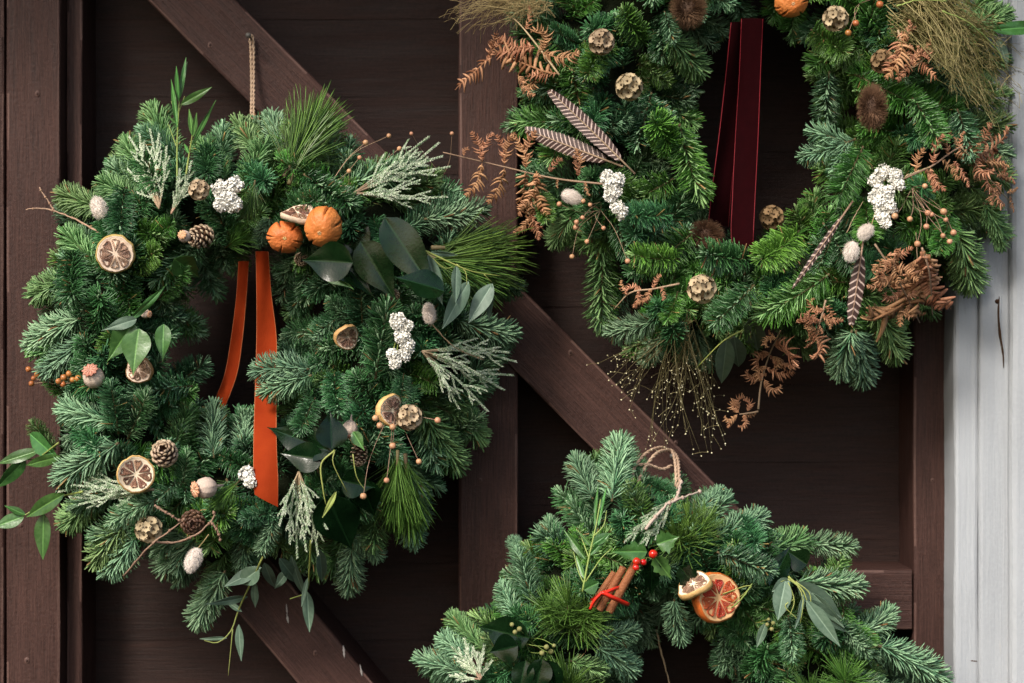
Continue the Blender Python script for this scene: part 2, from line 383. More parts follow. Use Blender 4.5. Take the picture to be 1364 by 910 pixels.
# screw holes, scratches and a nail for each hanger
def nail(px, py, d, lab=None):
    mb = MB()
    mb.tube([(0, 0.01, 0), (0, -0.022, 0)], 0.0011, 6, 0, 0.4)
    mb.tube([(0, -0.022, 0), (0, -0.0235, 0)], 0.003, 10, 0, 0.6)
    return link('nail', mb.mesh('nail', ['iron']), door, loc=P(px, py, d) - door.location)
nail(335, 52, 0.006); nail(1008, -170, -0.03); nail(893, 606, 0.006)
def scratch(px, py, L, wd, ang, seed):
    rg = random.Random(seed); mb = MB(); n = 10; top = []; bot = []
    for i in range(n + 1):
        t = i / n; w_ = wd * math.sin(math.pi * t) * rg.uniform(0.4, 1) + 0.0001
        top.append(((t - .5) * L, w_, 0)); bot.append(((t - .5) * L, -w_, 0))
    mb.grid([[(x, y, 0.0006) for x, y, z in top], [(x, y, 0.0006) for x, y, z in bot]], 0, 0.7)
    mb.grid([[(x, y, -0.001) for x, y, z in top], [(x, y, 0.0006) for x, y, z in top]], 0, 0.7)
    a = P(px, py, 0.0045)
    b = a + Vector((math.cos(ang), 0, math.sin(ang)))
    link('scratch', mb.mesh('scratch', ['flake']), door, loc=P(px, py, 0.0006) - door.location, rot=frame(a, b))
def knot(px, py, r, d=0.0):
    mb = MB(); mb.ball((0, 0, 0), (r, r * .35, r * 1.3), 10, 6, 0, 0.3); mb.ball((0, -r * .3, 0), (r * .45, r * .25, r * .6), 8, 5, 1, 0.1)
    link('knot', mb.mesh('knot', ['edge', 'wood']), door, loc=P(px, py, d) - door.location)
knot(640, 640, .0022); knot(760, 470, .003, .0035); knot(900, 590, .0022, .0035); knot(1180, 800, .002, -.012); knot(1242, 640, .002, -.016); knot(280, 60, .003, .0035); knot(420, 870, .0025, 0); knot(50, 125, .0028); knot(655, 178, .002); knot(28, 700, .002); knot(36, 880, .003)
scratch(382, 812, 0.012, 0.0009, R(-85), 1); scratch(383, 824, 0.010, 0.0012, R(-80), 2)
scratch(458, 868, 0.014, 0.0014, R(-85), 3); scratch(481, 893, 0.013, 0.0011, R(-80), 4)

# ------------------------------------------------------------------ unseen eave, added to shade the top of the door
ev = thing('shading_eave', (0.1, 0.05, 0.80), 'unseen boarded eave added above the barn door to shade its top', 'eave')
for k in range(5):
    mb = MB(); y0 = -0.01 - k * 0.11
    for x0, x1, ya, yb, za, zb in ((-1.6, 1.6, y0 - 0.108, y0, 0, 0.02),):
        mb.grid([[(x0, ya, za), (x0, yb, za), (x0, yb, zb), (x0, ya, zb)], [(x1, ya, za), (x1, yb, za), (x1, yb, zb), (x1, ya, zb)]], 0, .5, True, True, True)
    link('shading_board', mb.mesh('shading_board', ['plank'], False), ev)

# ------------------------------------------------------------------ white post at the right
fr = thing('white_door_frame', P(1330, 1200, 0.03), 'weathered white painted timber post with a long knot crack, right of the dark door', 'door frame')
def fbeam(name, x0, x1, front, thick, seed, bev=0.003, wav=0.001, label=None):
    c = (x0 + x1) / 2; k = (D - front) / D
    a = P(c, YB, front); b = P(c, YT, front)
    return beamw(name, a, b, (x1 - x0) * S * k, thick, 'white_paint', fr, seed, bev, wav, label)
def beamw(name, a, b, wd, thick, mat, parent, seed, bev, wav, label=None):
    L = (b - a).length; n = int(L / 0.012)
    h = wd / 2; t = thick
    prof = [(-h, -t), (-h, -bev), (-h + bev * 0.3, -bev * 0.3), (-h + bev, 0)] + [(-h + bev + (wd - 2 * bev) * q / 8, 0) for q in range(1, 8)] + [(h - bev, 0), (h - bev * 0.3, -bev * 0.3), (h, -bev), (h, -t)]
    rows = []
    for i in range(n + 1):
        u = L * i / n - L / 2; row = []
        for k, (y, z) in enumerate(prof):
            nv = noise.noise(Vector((u * 7 + seed * 3.1, k * 0.5, seed))) * wav + noise.noise(Vector((u * 70 + seed, k * 0.9, seed))) * wav * 0.3
            row.append((u, y + nv, z + (nv * 0.5 if 0 < k < len(prof) - 1 else 0)))
        rows.append(row)
    mb = MB(); mb.grid(rows, 0, 0.5, True, True, True)
    return link(name, mb.mesh(name, [mat], False), parent, loc=(a + b) / 2 - parent.location, rot=frame(a, b), label=label)
fbeam('frame_lip', 1272, 1304, 0.030, 0.10, 31, 0.004, 0.0012)
fbeam('post_face', 1305, 1346, 0.036, 0.10, 32, 0.003, 0.0010)
fbeam('outer_face', 1347, 1470, 0.048, 0.10, 33, 0.006, 0.0012)
# knot crack: a raised split edge with a dark slot
def crack(pts, wd, d, tone, mat, name):
    mb = MB(); c = curve([P(x, y, d) for x, y in pts], 24); n = len(c)
    rads = [wd * (0.25 + math.sin(math.pi * i / (n - 1)) * (0.8 + 0.5 * noise.noise(Vector((i * 0.7, wd * 900, 0))))) for i in range(n)]
    mb.tube([p - fr.location for p in c], rads, 5, 0, tone)
    link(name, mb.mesh(name, [mat]), fr)
crack([(1334, 372), (1333, 400), (1331, 420), (1332, 440), (1335, 462), (1340, 485), (1337, 500)], 0.0030, 0.0345, 0.6, 'white_paint', 'crack_edge')
crack([(1331, 395), (1330, 418), (1332, 445), (1336, 470), (1337, 490)], 0.0014, 0.0370, 0.1, 'pod_dark', 'crack_slot')
crack([(1325, 401), (1331, 402)], 0.0026, 0.0355, 0.1, 'pod_dark', 'knot_hole')
crack([(1290, 880), (1302, 881)], 0.0008, 0.0295, 0.1, 'pod_dark', 'knot_hole')

# ------------------------------------------------------------------ evergreen sprigs (canonical meshes, stem along +X, upper side +Z)
def shoot(nd, tw, base, dirx, L, N, rg, nl=0.021, nw=0.0017, flat=0.5, zup=None, mi=(0, 1), curl=0.1, tone0=0.45):
    """one fir shoot: needles in nd, twig in tw"""
    x = dirx.normalized(); zup = zup or Vector((0, 0, 1)); z = (zup - x * zup.dot(x)).normalized(); y = z.cross(x)
    cs = rg.uniform(-1, 1) * curl; cz = rg.uniform(-0.4, 1) * curl
    pos = lambda t: base + x * (L * t) + y * (L * cs * t * t) + z * (L * cz * t * t)
    tan = lambda t: (x + y * (2 * cs * t) + z * (2 * cz * t)).normalized()
    tw.tube([pos(t) for t in (0, .25, .5, .75, 0.97)], [0.0015, 0.0014, 0.0012, 0.0010, 0.0007], 5, 0, 0.5)
    tw.ball(pos(0.985), 0.0017, 5, 4, 0, 0.9)
    for i in range(N):
        t = (i + rg.random()) / N; t = 0.03 + 0.96 * t ** 0.88
        T = tan(t); ph = i * 2.39996 + rg.uniform(-0.35, 0.35)
        # squeeze the azimuths to the two sides and upwards
        sy, cz_ = math.sin(ph), math.cos(ph)
        if cz_ < 0: cz_ *= (1 - flat) * 0.5
        rad = (y * sy * (1 + flat * 0.5) + z * (cz_ * (1 - 0.55 * flat) + 0.12))
        if rad.length < 1e-3 or rg.random() < .04: continue
        rad.normalize()
        if t < 0.86: ang = R(rg.uniform(58, 80)) - t * R(8)
        else: ang = R(rg.uniform(4, 72))
        d = T * math.cos(ang) + rad * math.sin(ang)
        d += Vector((rg.uniform(-1, 1), rg.uniform(-1, 1), rg.uniform(-1, 1))) * 0.10
        nrm = (T * math.sin(ang) - rad * math.cos(ang)) * (-1 if rg.random() < 0.0 else 1)
        nrm = nrm + y * rg.uniform(-0.5, 0.5)
        ln = nl * (0.62 + 0.38 * min(1, t * 4)) * (1 - 0.30 * max(0, (t - 0.80) / 0.20)) * rg.uniform(0.85, 1.12)
        nd.needle(pos(t), d, nrm, ln, nw * rg.uniform(0.8, 1.15), rg.gauss(0.1, 0.13), max(0, min(1, tone0 - .08 + rg.gauss(0, 0.24) + 0.28 * t)), *(mi if rg.random() > .015 else (2, 2)))

LIB = {}
def lib(kind, i, nd, tw, mats):
    LIB.setdefault(kind, []).append((tw.mesh('fir_sprig', ['twig']), nd.mesh('needles', mats)))
CAN = 0.085
for i in range(11):      # dense upswept blue-green shoots
    rg = random.Random(100 + i); nd, tw = MB(), MB()
    shoot(nd, tw, Vector((0, 0, 0)), Vector((1, 0, 0)), CAN, 340, rg, 0.0225, 0.0023, 0.15, curl=0.12)
    lib('n', i, nd, tw, ['fir', 'fir_under', 'dead'])
for i in range(11):      # flatter green shoots
    rg = random.Random(200 + i); nd, tw = MB(), MB()
    shoot(nd, tw, Vector((0, 0, 0)), Vector((1, 0, 0)), CAN, 270, rg, 0.0240, 0.0023, 0.6, curl=0.14)
    lib('f', i, nd, tw, ['firg', 'firg_under', 'dead'])
for i in range(9):      # flat blue-green
    rg = random.Random(300 + i); nd, tw = MB(), MB()
    shoot(nd, tw, Vector((0, 0, 0)), Vector((1, 0, 0)), CAN, 280, rg, 0.0235, 0.0023, 0.45, curl=0.14)
    lib('b', i, nd, tw, ['fir', 'fir_under', 'dead'])
for i in range(8):      # forked sprays
    rg = random.Random(400 + i); nd, tw = MB(), MB(); g = i % 2
    shoot(nd, tw, Vector((0, 0, 0)), Vector((1, 0, 0)), CAN, 230, rg, 0.0195, 0.0022, 0.5, curl=0.1)
    for sd_ in (-1, 1):
        shoot(nd, tw, Vector((CAN * rg.uniform(0.12, 0.3), 0, 0)), Vector((1, sd_ * rg.uniform(0.7, 1.0), rg.uniform(-0.1, 0.25))), CAN * rg.uniform(0.45, 0.62), 150, rg, 0.0185, 0.0022, 0.5, curl=0.1)
    lib('s', i, nd, tw, ['firg', 'firg_under', 'dead'] if g else ['fir', 'fir_under', 'dead'])
for i in range(4):      # pine tufts: long thin needles fanning from a short shoot
    rg = random.Random(500 + i); nd, tw = MB(), MB()
    tw.tube([(0, 0, 0), (0.02, 0, 0.001), (0.045, 0, 0.002)], [0.002, 0.002, 0.0012], 6, 0, 0.5)
    for k in range(190):
        t = rg.random(); p = Vector((0.003 + 0.042 * t, 0, 0.002 * t)); ph = rg.uniform(0, 6.283)
        rad = Vector((0, math.cos(ph), abs(math.sin(ph)) * 0.8 - 0.12))
        ang = R(rg.uniform(8, 48) * (1 - 0.35 * t)); d = Vector((math.cos(ang), 0, 0)) + rad * math.sin(ang)
        nd.needle(p, d, rad.cross(d).cross(d), 0.058 * rg.uniform(0.7, 1.12), 0.0011, rg.uniform(-0.16, 0.1), max(0, min(1, rg.gauss(0.5, 0.25))), 0, 0)
    LIB.setdefault('p', []).append((tw.mesh('pine_tuft', ['twig']), nd.mesh('needles', ['pine'])))
for i in range(3):      # round pine heads seen end on
    rg = random.Random(600 + i); nd, tw = MB(), MB()
    tw.tube([(0, 0, 0), (0.015, 0, 0.001), (0.03, 0, 0.002)], [0.002, 0.002, 0.0012], 6, 0, 0.5)
    for k in range(210):
        t = rg.random(); p = Vector((0.001 + 0.03 * t, 0, 0.002 * t)); ph = rg.uniform(0, 6.283)
        rad = Vector((0, math.cos(ph), math.sin(ph)))
        ang = R(rg.uniform(10, 88)); d = Vector((math.cos(ang), 0, 0)) + rad * math.sin(ang)
        nd.needle(p, d, rad.cross(d).cross(d), 0.040 * rg.uniform(0.7, 1.12), 0.0012, rg.uniform(-0.25, 0.1), max(0, min(1, rg.gauss(0.6, 0.25))), 0, 0)
    LIB.setdefault('h', []).append((tw.mesh('pine_tuft', ['twig']), nd.mesh('needles', ['pine'])))

def sprig(root, a, b, kind, roll=0.0, label=None, rg=rnd):
    """a sprig with its base at world point a and its tip at b"""
    v = LIB[kind]; tw, nd = v[rg.randrange(len(v))]
    L = (b - a).length
    can = {'p': 0.095, 'h': 0.06}.get(kind, CAN + 0.010)
    sc_ = L / can
    q = frame(a, b, roll=roll)
    ysc = 1.0 if kind in 'ph' else (1 / max(0.6, sc_)) ** 0.5     # longer shoots keep needles of much the same length
    o = link('pine_tuft' if kind in 'ph' else 'fir_sprig', tw, root, loc=a - root.location, rot=q, scale=(sc_, sc_ * ysc * rg.choice((-1, 1)) if False else sc_ * ysc, sc_ * ysc), label=label)
    link('needles', nd, o, kind='stuff')
    return o

# ------------------------------------------------------------------ wreath shape from its silhouette
class Ring:
    def __init__(s, name, c, outer, inner, label, group):
        s.c = c; s.root = thing(name, P(c[0], c[1], 0.0), label, 'wreath', group)
        s.o = s.polar(outer); s.i = s.polar(inner)
    def polar(s, pts):
        return sorted((math.atan2(y - s.c[1], x - s.c[0]) % (2 * math.pi), math.hypot(x - s.c[0], y - s.c[1])) for x, y in pts)
    def r(s, tab, th):
        th %= 2 * math.pi
        ext = [(tab[-1][0] - 2 * math.pi, tab[-1][1])] + tab + [(tab[0][0] + 2 * math.pi, tab[0][1])]
        for (a, ra), (b, rb) in zip(ext, ext[1:]):
            if a <= th <= b: return ra + (rb - ra) * (th - a) / max(1e-6, b - a)
        return tab[0][1]
    def s_of(s, x, y):
        th = math.atan2(y - s.c[1], x - s.c[0]); r = math.hypot(x - s.c[0], y - s.c[1])
        a = s.r(s.i, th); b = s.r(s.o, th); return (r - a) / (b - a)
    def h(s, x, y):
        """height of the foliage surface over the door at a photo pixel"""
        q = min(1, max(0, s.s_of(x, y))); return 0.045 + 0.085 * math.sin(math.pi * q) ** 0.7
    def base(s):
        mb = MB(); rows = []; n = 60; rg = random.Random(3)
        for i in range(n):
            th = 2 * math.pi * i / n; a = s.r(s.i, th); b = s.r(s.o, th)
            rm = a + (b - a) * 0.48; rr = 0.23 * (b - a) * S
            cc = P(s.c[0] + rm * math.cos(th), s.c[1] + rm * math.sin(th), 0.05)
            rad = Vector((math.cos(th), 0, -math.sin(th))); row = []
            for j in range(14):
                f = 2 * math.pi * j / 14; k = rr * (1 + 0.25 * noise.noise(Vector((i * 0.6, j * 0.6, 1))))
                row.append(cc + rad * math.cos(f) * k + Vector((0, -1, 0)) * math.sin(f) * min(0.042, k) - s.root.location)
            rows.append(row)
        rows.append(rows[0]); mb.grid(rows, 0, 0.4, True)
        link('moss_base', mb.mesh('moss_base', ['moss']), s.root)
    def fill(s, rows, rg, skip=None, tint=None):
        for n, st, dirs, spread, ln, dt, db, kinds in rows:
            for k in range(n):
                th = 2 * math.pi * (k + rg.uniform(-0.35, 0.35)) / n
                a = s.r(s.i, th); b = s.r(s.o, th)
                r = a + (b - a) * (st + rg.uniform(-0.05, 0.05))
                if st >= 1: r = b * rg.uniform(0.93, 1.0)
                if st <= 0: r = a * rg.uniform(0.88, 1.0)
                tx, ty = s.c[0] + r * math.cos(th), s.c[1] + r * math.sin(th)
                ang = th + R(dirs + rg.uniform(-spread, spread)) * (1 if rg.random() < 0.5 else -1 if dirs else 1)
                l = ln * rg.uniform(0.8, 1.2)
                if tx < -120 or tx > 1500 or ty < -240 or ty > 1330: pass
                if skip and any(math.hypot(tx - x, ty - y) < q for x, y, q in skip): continue
                bx, by = tx - l * math.cos(ang), ty - l * math.sin(ang)
                kd = rg.choice(kinds(tx, ty) if callable(kinds) else kinds)
                sprig(s.root, P(bx, by, db), P(tx, ty, dt + rg.uniform(-0.012, 0.012)), kd, R(rg.uniform(-35, 35)), rg=rg)
    def heroes(s, lst, rg, up=0.0):
        for e in lst:
            bx, by, tx, ty, kd = e[:5]; lift = (e[5] if len(e) > 5 else 0.0) + up
            sprig(s.root, P(bx, by, s.h(bx, by) - 0.012 + lift), P(tx, ty, s.h(tx, ty) + 0.012 + lift), kd, R(rg.uniform(-22, 22)), rg=rg)

GRP = 'evergreen christmas wreaths hung on the barn door'
W1 = Ring('christmas_wreath', (345, 455),
    [(705, 345), (690, 430), (672, 500), (632, 590), (612, 622), (548, 728), (510, 742), (462, 790), (390, 770), (300, 800), (255, 838), (222, 762), (150, 768), (110, 738), (82, 680), (60, 610), (74, 540), (45, 500), (30, 452), (36, 392), (62, 350), (88, 310), (80, 268), (122, 238), (163, 186), (203, 144), (270, 180), (318, 158), (372, 150), (440, 150), (500, 190), (560, 195), (600, 235), (655, 285)],
    [(368, 455), (366, 510), (345, 548), (300, 548), (262, 535), (262, 480), (275, 420), (290, 370), (330, 352), (372, 352), (378, 400)],
    'evergreen wreath with orange velvet ribbon and dried orange slices, hung by straight twine', GRP)
W2 = Ring('christmas_wreath', (1010, 170),
    [(1352, 170), (1350, 230), (1345, 318), (1302, 392), (1230, 430), (1200, 468), (1150, 512), (1090, 490), (1020, 455), (960, 500), (880, 510), (830, 495), (795, 455), (790, 400), (750, 340), (700, 290), (680, 240), (675, 170), (672, 100), (668, 40), (690, -40), (760, -110), (860, -160), (1010, -180), (1160, -155), (1270, -90), (1330, -20), (1345, 60)],
    [(1090, 170), (1080, 230), (1060, 285), (1010, 320), (950, 300), (935, 230), (928, 170), (930, 100), (955, 50), (1010, 25), (1060, 50), (1088, 100)],
    'evergreen wreath with dark red velvet ribbon, brown bracken and barred feathers, beside white post', GRP)
W3 = Ring('christmas_wreath', (905, 950),
    [(1262, 905), (1190, 828), (1150, 785), (1140, 735), (1078, 712), (1020, 682), (945, 640), (885, 622), (825, 580), (768, 605), (730, 680), (690, 712), (658, 775), (600, 832), (562, 890), (556, 980), (575, 1060), (630, 1150), (720, 1230), (830, 1275), (930, 1280), (1050, 1250), (1150, 1190), (1220, 1110), (1262, 1010)],
    [(975, 950), (962, 1000), (905, 1060), (850, 1000), (835, 950), (845, 890), (870, 840), (905, 822), (935, 840), (962, 890)],
    'evergreen wreath with red berries, cinnamon sticks and blood orange half, on knotted twine loop', GRP)

kb = lambda x, y: 'nnbbfs'
kg = lambda x, y: 'ffffsn' if x > 1020 else 'bbffns'
def rows_for(kf):
    return [
    (40, 1.0, 0, 30, 95, 0.045, 0.040, kf),
    (34, 0.93, 0, 40, 95, 0.075, 0.075, kf),
    (28, 0.74, 20, 45, 90, 0.112, 0.085, kf),
    (20, 0.56, 60, 60, 85, 0.135, 0.105, kf),
    (24, 0.36, 110, 50, 80, 0.125, 0.100, kf),
    (28, 0.14, 160, 40, 75, 0.095, 0.075, kf),
    (30, 0.0, 170, 30, 80, 0.050, 0.045, kf),
    (20, 0.60, 0, 180, 48, 0.150, 0.100, lambda x, y: 'nnb')]
for W, sd_, kf in ((W1, 11, kb), (W2, 22, kg), (W3, 33, kb)):
    W.base(); W.fill(rows_for(kf), random.Random(sd_))

W1.heroes([
 (228, 222, 203, 146, 'f', -.03), (200, 248, 165, 190, 'f', -.02), (185, 268, 125, 248, 'f'), (138, 276, 80, 270, 'f'), (168, 250, 148, 318, 'b', .02),
 (130, 358, 90, 308, 'f'), (98, 335, 98, 412, 'n', .03), (92, 372, 36, 394, 'f'), (108, 424, 32, 452, 'n', .01), (115, 450, 62, 505, 'n'),
 (150, 562, 80, 545, 'b', .02), (158, 590, 80, 640, 'b', .03), (158, 578, 150, 505, 'b', .02), (170, 585, 202, 520, 'b', .02),
 (232, 600, 245, 535, 'f'), (285, 610, 280, 545, 'b'), (325, 615, 322, 550, 'n', -.01), (210, 665, 142, 692, 'n', .03), (75, 600, 40, 566, 'f', -.01),
 (130, 660, 90, 702, 'f', -.02), (165, 700, 122, 745, 'f', -.01), (180, 715, 155, 770, 'b', -.01), (300, 760, 262, 836, 'b', -.02), (262, 715, 222, 764, 'b', -.01),
 (365, 680, 318, 700, 'n', .02), (366, 690, 352, 742, 'b', .03), (470, 725, 462, 792, 'b', -.01), (470, 715, 512, 738, 'b', -.01), (545, 655, 543, 732, 'n', -.01),
 (560, 545, 613, 624, 'f', .0), (600, 525, 636, 592, 'f', -.02), (412, 492, 338, 482, 'b', .075), (415, 500, 346, 522, 'b', .07), (446, 495, 444, 556, 'n', .05), (420, 530, 395, 580, 'b', .05),
 (500, 505, 516, 395, 'b', .02), (538, 498, 532, 542, 'b', .02), (475, 432, 432, 400, 'n'), (606, 425, 684, 458, 'n', .01), (565, 292, 652, 290, 'n'),
 (465, 245, 560, 212, 'n', .01), (405, 232, 470, 285, 'n', .02), (340, 200, 312, 160, 'f', -.01), (372, 200, 362, 150, 'n', -.02), (300, 240, 265, 190, 'f'),
 (330, 250, 345, 180, 'f', .01), (360, 290, 340, 330, 'n', .02), (200, 330, 235, 290, 'f'), (170, 360, 220, 335, 'f', .01), (210, 400, 250, 350, 'f'),
 (90, 530, 60, 498, 'f', -.01), (240, 650, 260, 600, 'b', .01), (430, 640, 400, 600, 'n'), (590, 590, 640, 545, 'b', -.01),
], random.Random(5))
W2.heroes([
 (885, 15, 900, 60, 'b', .02), (890, 50, 942, 100, 'f', .02), (905, 165, 925, 275, 'f', .02), (900, 205, 862, 150, 'f', .01), (895, 285, 834, 298, 'b', .02),
 (905, 345, 838, 352, 'f', .02), (1000, 345, 922, 350, 'b', .03), (1005, 380, 946, 440, 'b', .03), (903, 388, 892, 436, 'f', .0), (875, 425, 816, 455, 'b', .01),
 (1140, 185, 1065, 220, 's', .03), (1150, 195, 1112, 272, 'f', .03), (1065, 308, 1020, 362, 'f', .02), (1105, 365, 1014, 436, 'f', .03),
 (1140, 440, 1152, 512, 'b', .0), (1135, 440, 1112, 502, 'b', .01), (1165, 405, 1202, 468, 'f', .0), (1275, 305, 1302, 392, 'f', .01), (1310, 270, 1346, 322, 'f', .0),
 (1265, 285, 1255, 345, 'f', .01), (1105, 95, 1092, 172, 'n', .02), (1215, 130, 1262, 195, 'f', .02), (1275, 145, 1300, 215, 'b', .02), (1290, 220, 1350, 230, 'f'), (1150, 265, 1168, 330, 'f', .01),
 (760, 290, 735, 330, 'f'), (1300, 30, 1340, 8, 'f'), (800, 60, 780, 110, 'f', .0), (860, 60, 820, 20, 'f'), (1080, 40, 1130, 70, 'f', .01), (720, 255, 735, 300, 'f', .01)
], random.Random(6), .014)
W3.heroes([
 (815, 668, 826, 580, 'b', .02), (790, 665, 766, 606, 'b', .0), (708, 805, 700, 728, 'n', .02), (695, 832, 662, 782, 'n', .01), (742, 745, 732, 688, 'b', -.01), (700, 750, 682, 714, 'b', -.03),
 (625, 896, 562, 886, 'b', .0), (628, 880, 586, 848, 'b', .01), (645, 865, 602, 828, 'f', .0), (690, 890, 640, 846, 'f', .02), (795, 850, 852, 843, 'b', .03), (795, 862, 846, 892, 'b', .03),
 (898, 798, 900, 858, 'n', .03), (955, 715, 1024, 688, 'n', .02), (955, 735, 1034, 770, 'n', .04), (1015, 740, 1072, 706, 'f', .01), (1070, 722, 1144, 732, 'n', .01), (1060, 775, 1148, 792, 'n', .03),
 (1130, 850, 1192, 826, 'n', .0), (1110, 830, 1165, 868, 'n', .03), (1170, 860, 1264, 898, 'n', .01), (1050, 820, 1062, 884, 'n', .04), (985, 690, 1020, 730, 'n', .03), (860, 700, 838, 640, 'f', .0),
 (760, 880, 810, 900, 'f', .03), (960, 830, 1000, 850, 'b', .0), (860, 640, 900, 668, 'n', -.01), (935, 680, 960, 650, 'n', .0), (1120, 900, 1180, 920, 'n', .02), (1000, 900, 1030, 860, 'b', .0)
], random.Random(8))
# ------------------------------------------------------------------ decoration builders
VIEW = Vector((0, -1, 0))
def at(W, px, py, lift=0.0, d=None):
    return P(px, py, (W.h(px, py) if d is None else d) + lift)
def relp(W, pts): return [p - W.root.location for p in pts]
def face(yaw=0, pitch=0, roll=0):
    """rotation taking +Z to the viewer side, then yawed / pitched (degrees) and rolled about its own axis"""
    q = Vector((0, 0, 1)).rotation_difference(VIEW)
    return Matrix.Rotation(R(yaw), 3, 'Z').to_quaternion() @ Matrix.Rotation(R(pitch), 3, 'X').to_quaternion() @ q @ Matrix.Rotation(R(roll), 3, 'Z').to_quaternion()

def disc_wedge(r0, r1, a0, a1, z, th, rg, n=6, dome=0.0):
    """a flesh segment: rounded wedge with thickness, puckered top"""
    am = (a0 + a1) / 2; mb = MB(); rim = []
    pts = [(r0, am)] + [(r1 * (0.90 if k in (0, n) else 1.0) * rg.uniform(.95, 1.03), a0 + (a1 - a0) * k / n) for k in range(n + 1)]
    c = [(p * math.cos(a), p * math.sin(a)) for p, a in pts]
    cx = sum(x for x, y in c) / len(c); cy = sum(y for x, y in c) / len(c)
    rows = []
    for s_, zz in ((1.0, z - th), (1.0, z), (0.86, z + 0.0006), (0.45, z - 0.0008)):
        rows.append([(cx + (x - cx) * s_, cy + (y - cy) * s_, zz + rg.uniform(-0.0007, 0.0007)) for x, y in c])
    mb.grid(rows, 0, rg.uniform(0.2, 0.7), True, False, True)
    return mb
def citrus(W, px, py, r_px, yaw, pitch, roll, seed, name='dried_orange_slice', mats=('rind', 'pith', 'flesh'), th=0.005, nseg=9, lift=0.02, label=None, half=False, sq=1.0, root=None, dome=False):
    rg = random.Random(seed); r = r_px * S * 0.93; nseg += rg.choice((-1, 0, 1))
    t_mb = MB()
    # the pith: thin warped disc with a raised centre
    n = 36; wob = [1 + 0.09 * noise.noise(Vector((k * 0.5, seed, 0))) for k in range(n)]; wob += wob[:1]
    warp = lambda x, y: (0.0030 * math.sin(2 * math.atan2(y, x) + seed) * (x * x + y * y) / (r * r))
    def ring(rr, z): return [(rr * wob[k] * math.cos(6.28318 * k / n), rr * wob[k] * math.sin(6.28318 * k / n) * sq, z + warp(rr * math.cos(6.28318 * k / n), rr * math.sin(6.28318 * k / n))) for k in range(n)]
    t_mb.grid([ring(r * 0.94, -th / 2), ring(r * 0.96, 0), ring(r * 0.93, th / 2 + .0006), ring(r * 0.88, th / 2 - 0.0002), ring(r * 0.5, th / 2 - 0.0010), ring(r * 0.12, th / 2 + 0.0002), ring(r * 0.02, th / 2 - 0.0003)], 0, 0.6, True, True, True)
    q = face(yaw, pitch, roll)
    o = link(name, t_mb.mesh('pith', [mats[1]]), W.root, loc=at(W, px, py, lift) - W.root.location, rot=q, label=label)
    rb = MB()
    if dome:
        rb.grid([ring(r * 0.95, th / 2), ring(r * 1.0, th / 2 - 0.001), ring(r * 1.02, -0.003), ring(r * 0.9, -0.013), ring(r * 0.6, -0.021), ring(r * 0.1, -0.024)], 0, 0.5, True, False, True)
    else:
        rb.grid([ring(r * 0.93, -th / 2 - 0.0003), ring(r * 1.0, -th / 2), ring(r * 1.03, 0), ring(r * 1.0, th / 2 + .0004), ring(r * 0.955, th / 2 + .0008)], 0, 0.5, True)
    link('rind', rb.mesh('rind', [mats[0]]), o)
    for k in range(nseg):
        a0 = 6.28318 * (k + 0.05) / nseg + rg.uniform(-.07, .07); a1 = 6.28318 * (k + 0.95) / nseg + rg.uniform(-.07, .07)
        mb = disc_wedge(r * rg.uniform(0.08, 0.14), r * rg.uniform(0.72, 0.88), a0, a1, th / 2 + 0.0003, th * 0.6, rg)
        mb.v = [(x, y * sq, z + warp(x, y)) for x, y, z in mb.v]
        link('segment', mb.mesh('segment', [mats[2]]), o)
    return o

def whole_orange(W, px, py, rx, ry, yaw, pitch, seed, lift, label, nslit=7, d=None):
    """dried whole orange, slit from pole to equator; the pole faces the viewer"""
    rg = random.Random(seed); r = rx * S * 0.93; ky = ry / rx; n, m = 120, 40
    sl = [(6.28318 * k / nslit + rg.uniform(-0.35, 0.35), rg.uniform(0.030, 0.055), rg.uniform(0.75, 1.0), rg.uniform(0.45, 1.0)) for k in range(nslit)]
    mb = MB(); rows = []; tones = []
    for i in range(m + 1):
        th = math.pi * i / m; row = []
        for j in range(n):
            ph = 6.28318 * j / n; k = 1 + 0.06 * noise.noise(Vector((math.cos(ph) * math.sin(th) * 1.8, math.sin(ph) * math.sin(th) * 1.8, math.cos(th) * 1.8 + seed))) + .014 * noise.noise(Vector((math.cos(ph) * math.sin(th) * 9, math.sin(ph) * math.sin(th) * 9, math.cos(th) * 9 + seed)))
            g = 0
            for a, w_, dp, t0 in sl:
                da = abs((ph - a + math.pi) % (2 * math.pi) - math.pi); da *= math.sin(th)
                win = max(0, min(1, (th - t0) * 3)) * max(0, min(1, (2.2 - th) * 4))
                g = max(g, math.exp(-(da / w_) ** 2) * win * dp)
                k += 0.022 * math.exp(-((da - 2.6 * w_) / (2 * w_)) ** 2) * win
            k -= 0.20 * g + 0.06 * math.exp(-(th / 0.25) ** 2)
            row.append(Vector((math.sin(th) * math.cos(ph) * r * k, math.sin(th) * math.sin(ph) * r * ky * k, math.cos(th) * r * 0.92 * k))); tones.append(g)
        rows.append(row)
    b = mb.grid(rows, 0, 0.5, True)
    for k, g in enumerate(tones): mb.t[b + k] = 0.55 + rg.uniform(-.05, .05)
    for fi, f in enumerate(mb.f):
        if sum(tones[v - b] for v in f) / 4 > 0.5: mb.m[fi] = 1
    o = link('dried_whole_orange', mb.mesh('dried_whole_orange', ['orange', 'slit']), W.root, loc=at(W, px, py, lift, d) - W.root.location, rot=face(yaw, pitch, rg.uniform(0, 360)), label=label)
    mb = MB()
    for k in range(5):
        a = 1.2566 * k; mb.ball((math.cos(a) * r * .07, math.sin(a) * r * .07 * ky, r * 0.865), (r * .06, r * .06, r * .03), 6, 4, 0, 0.9)
    link('calyx', mb.mesh('calyx', ['rind']), o)
    return o

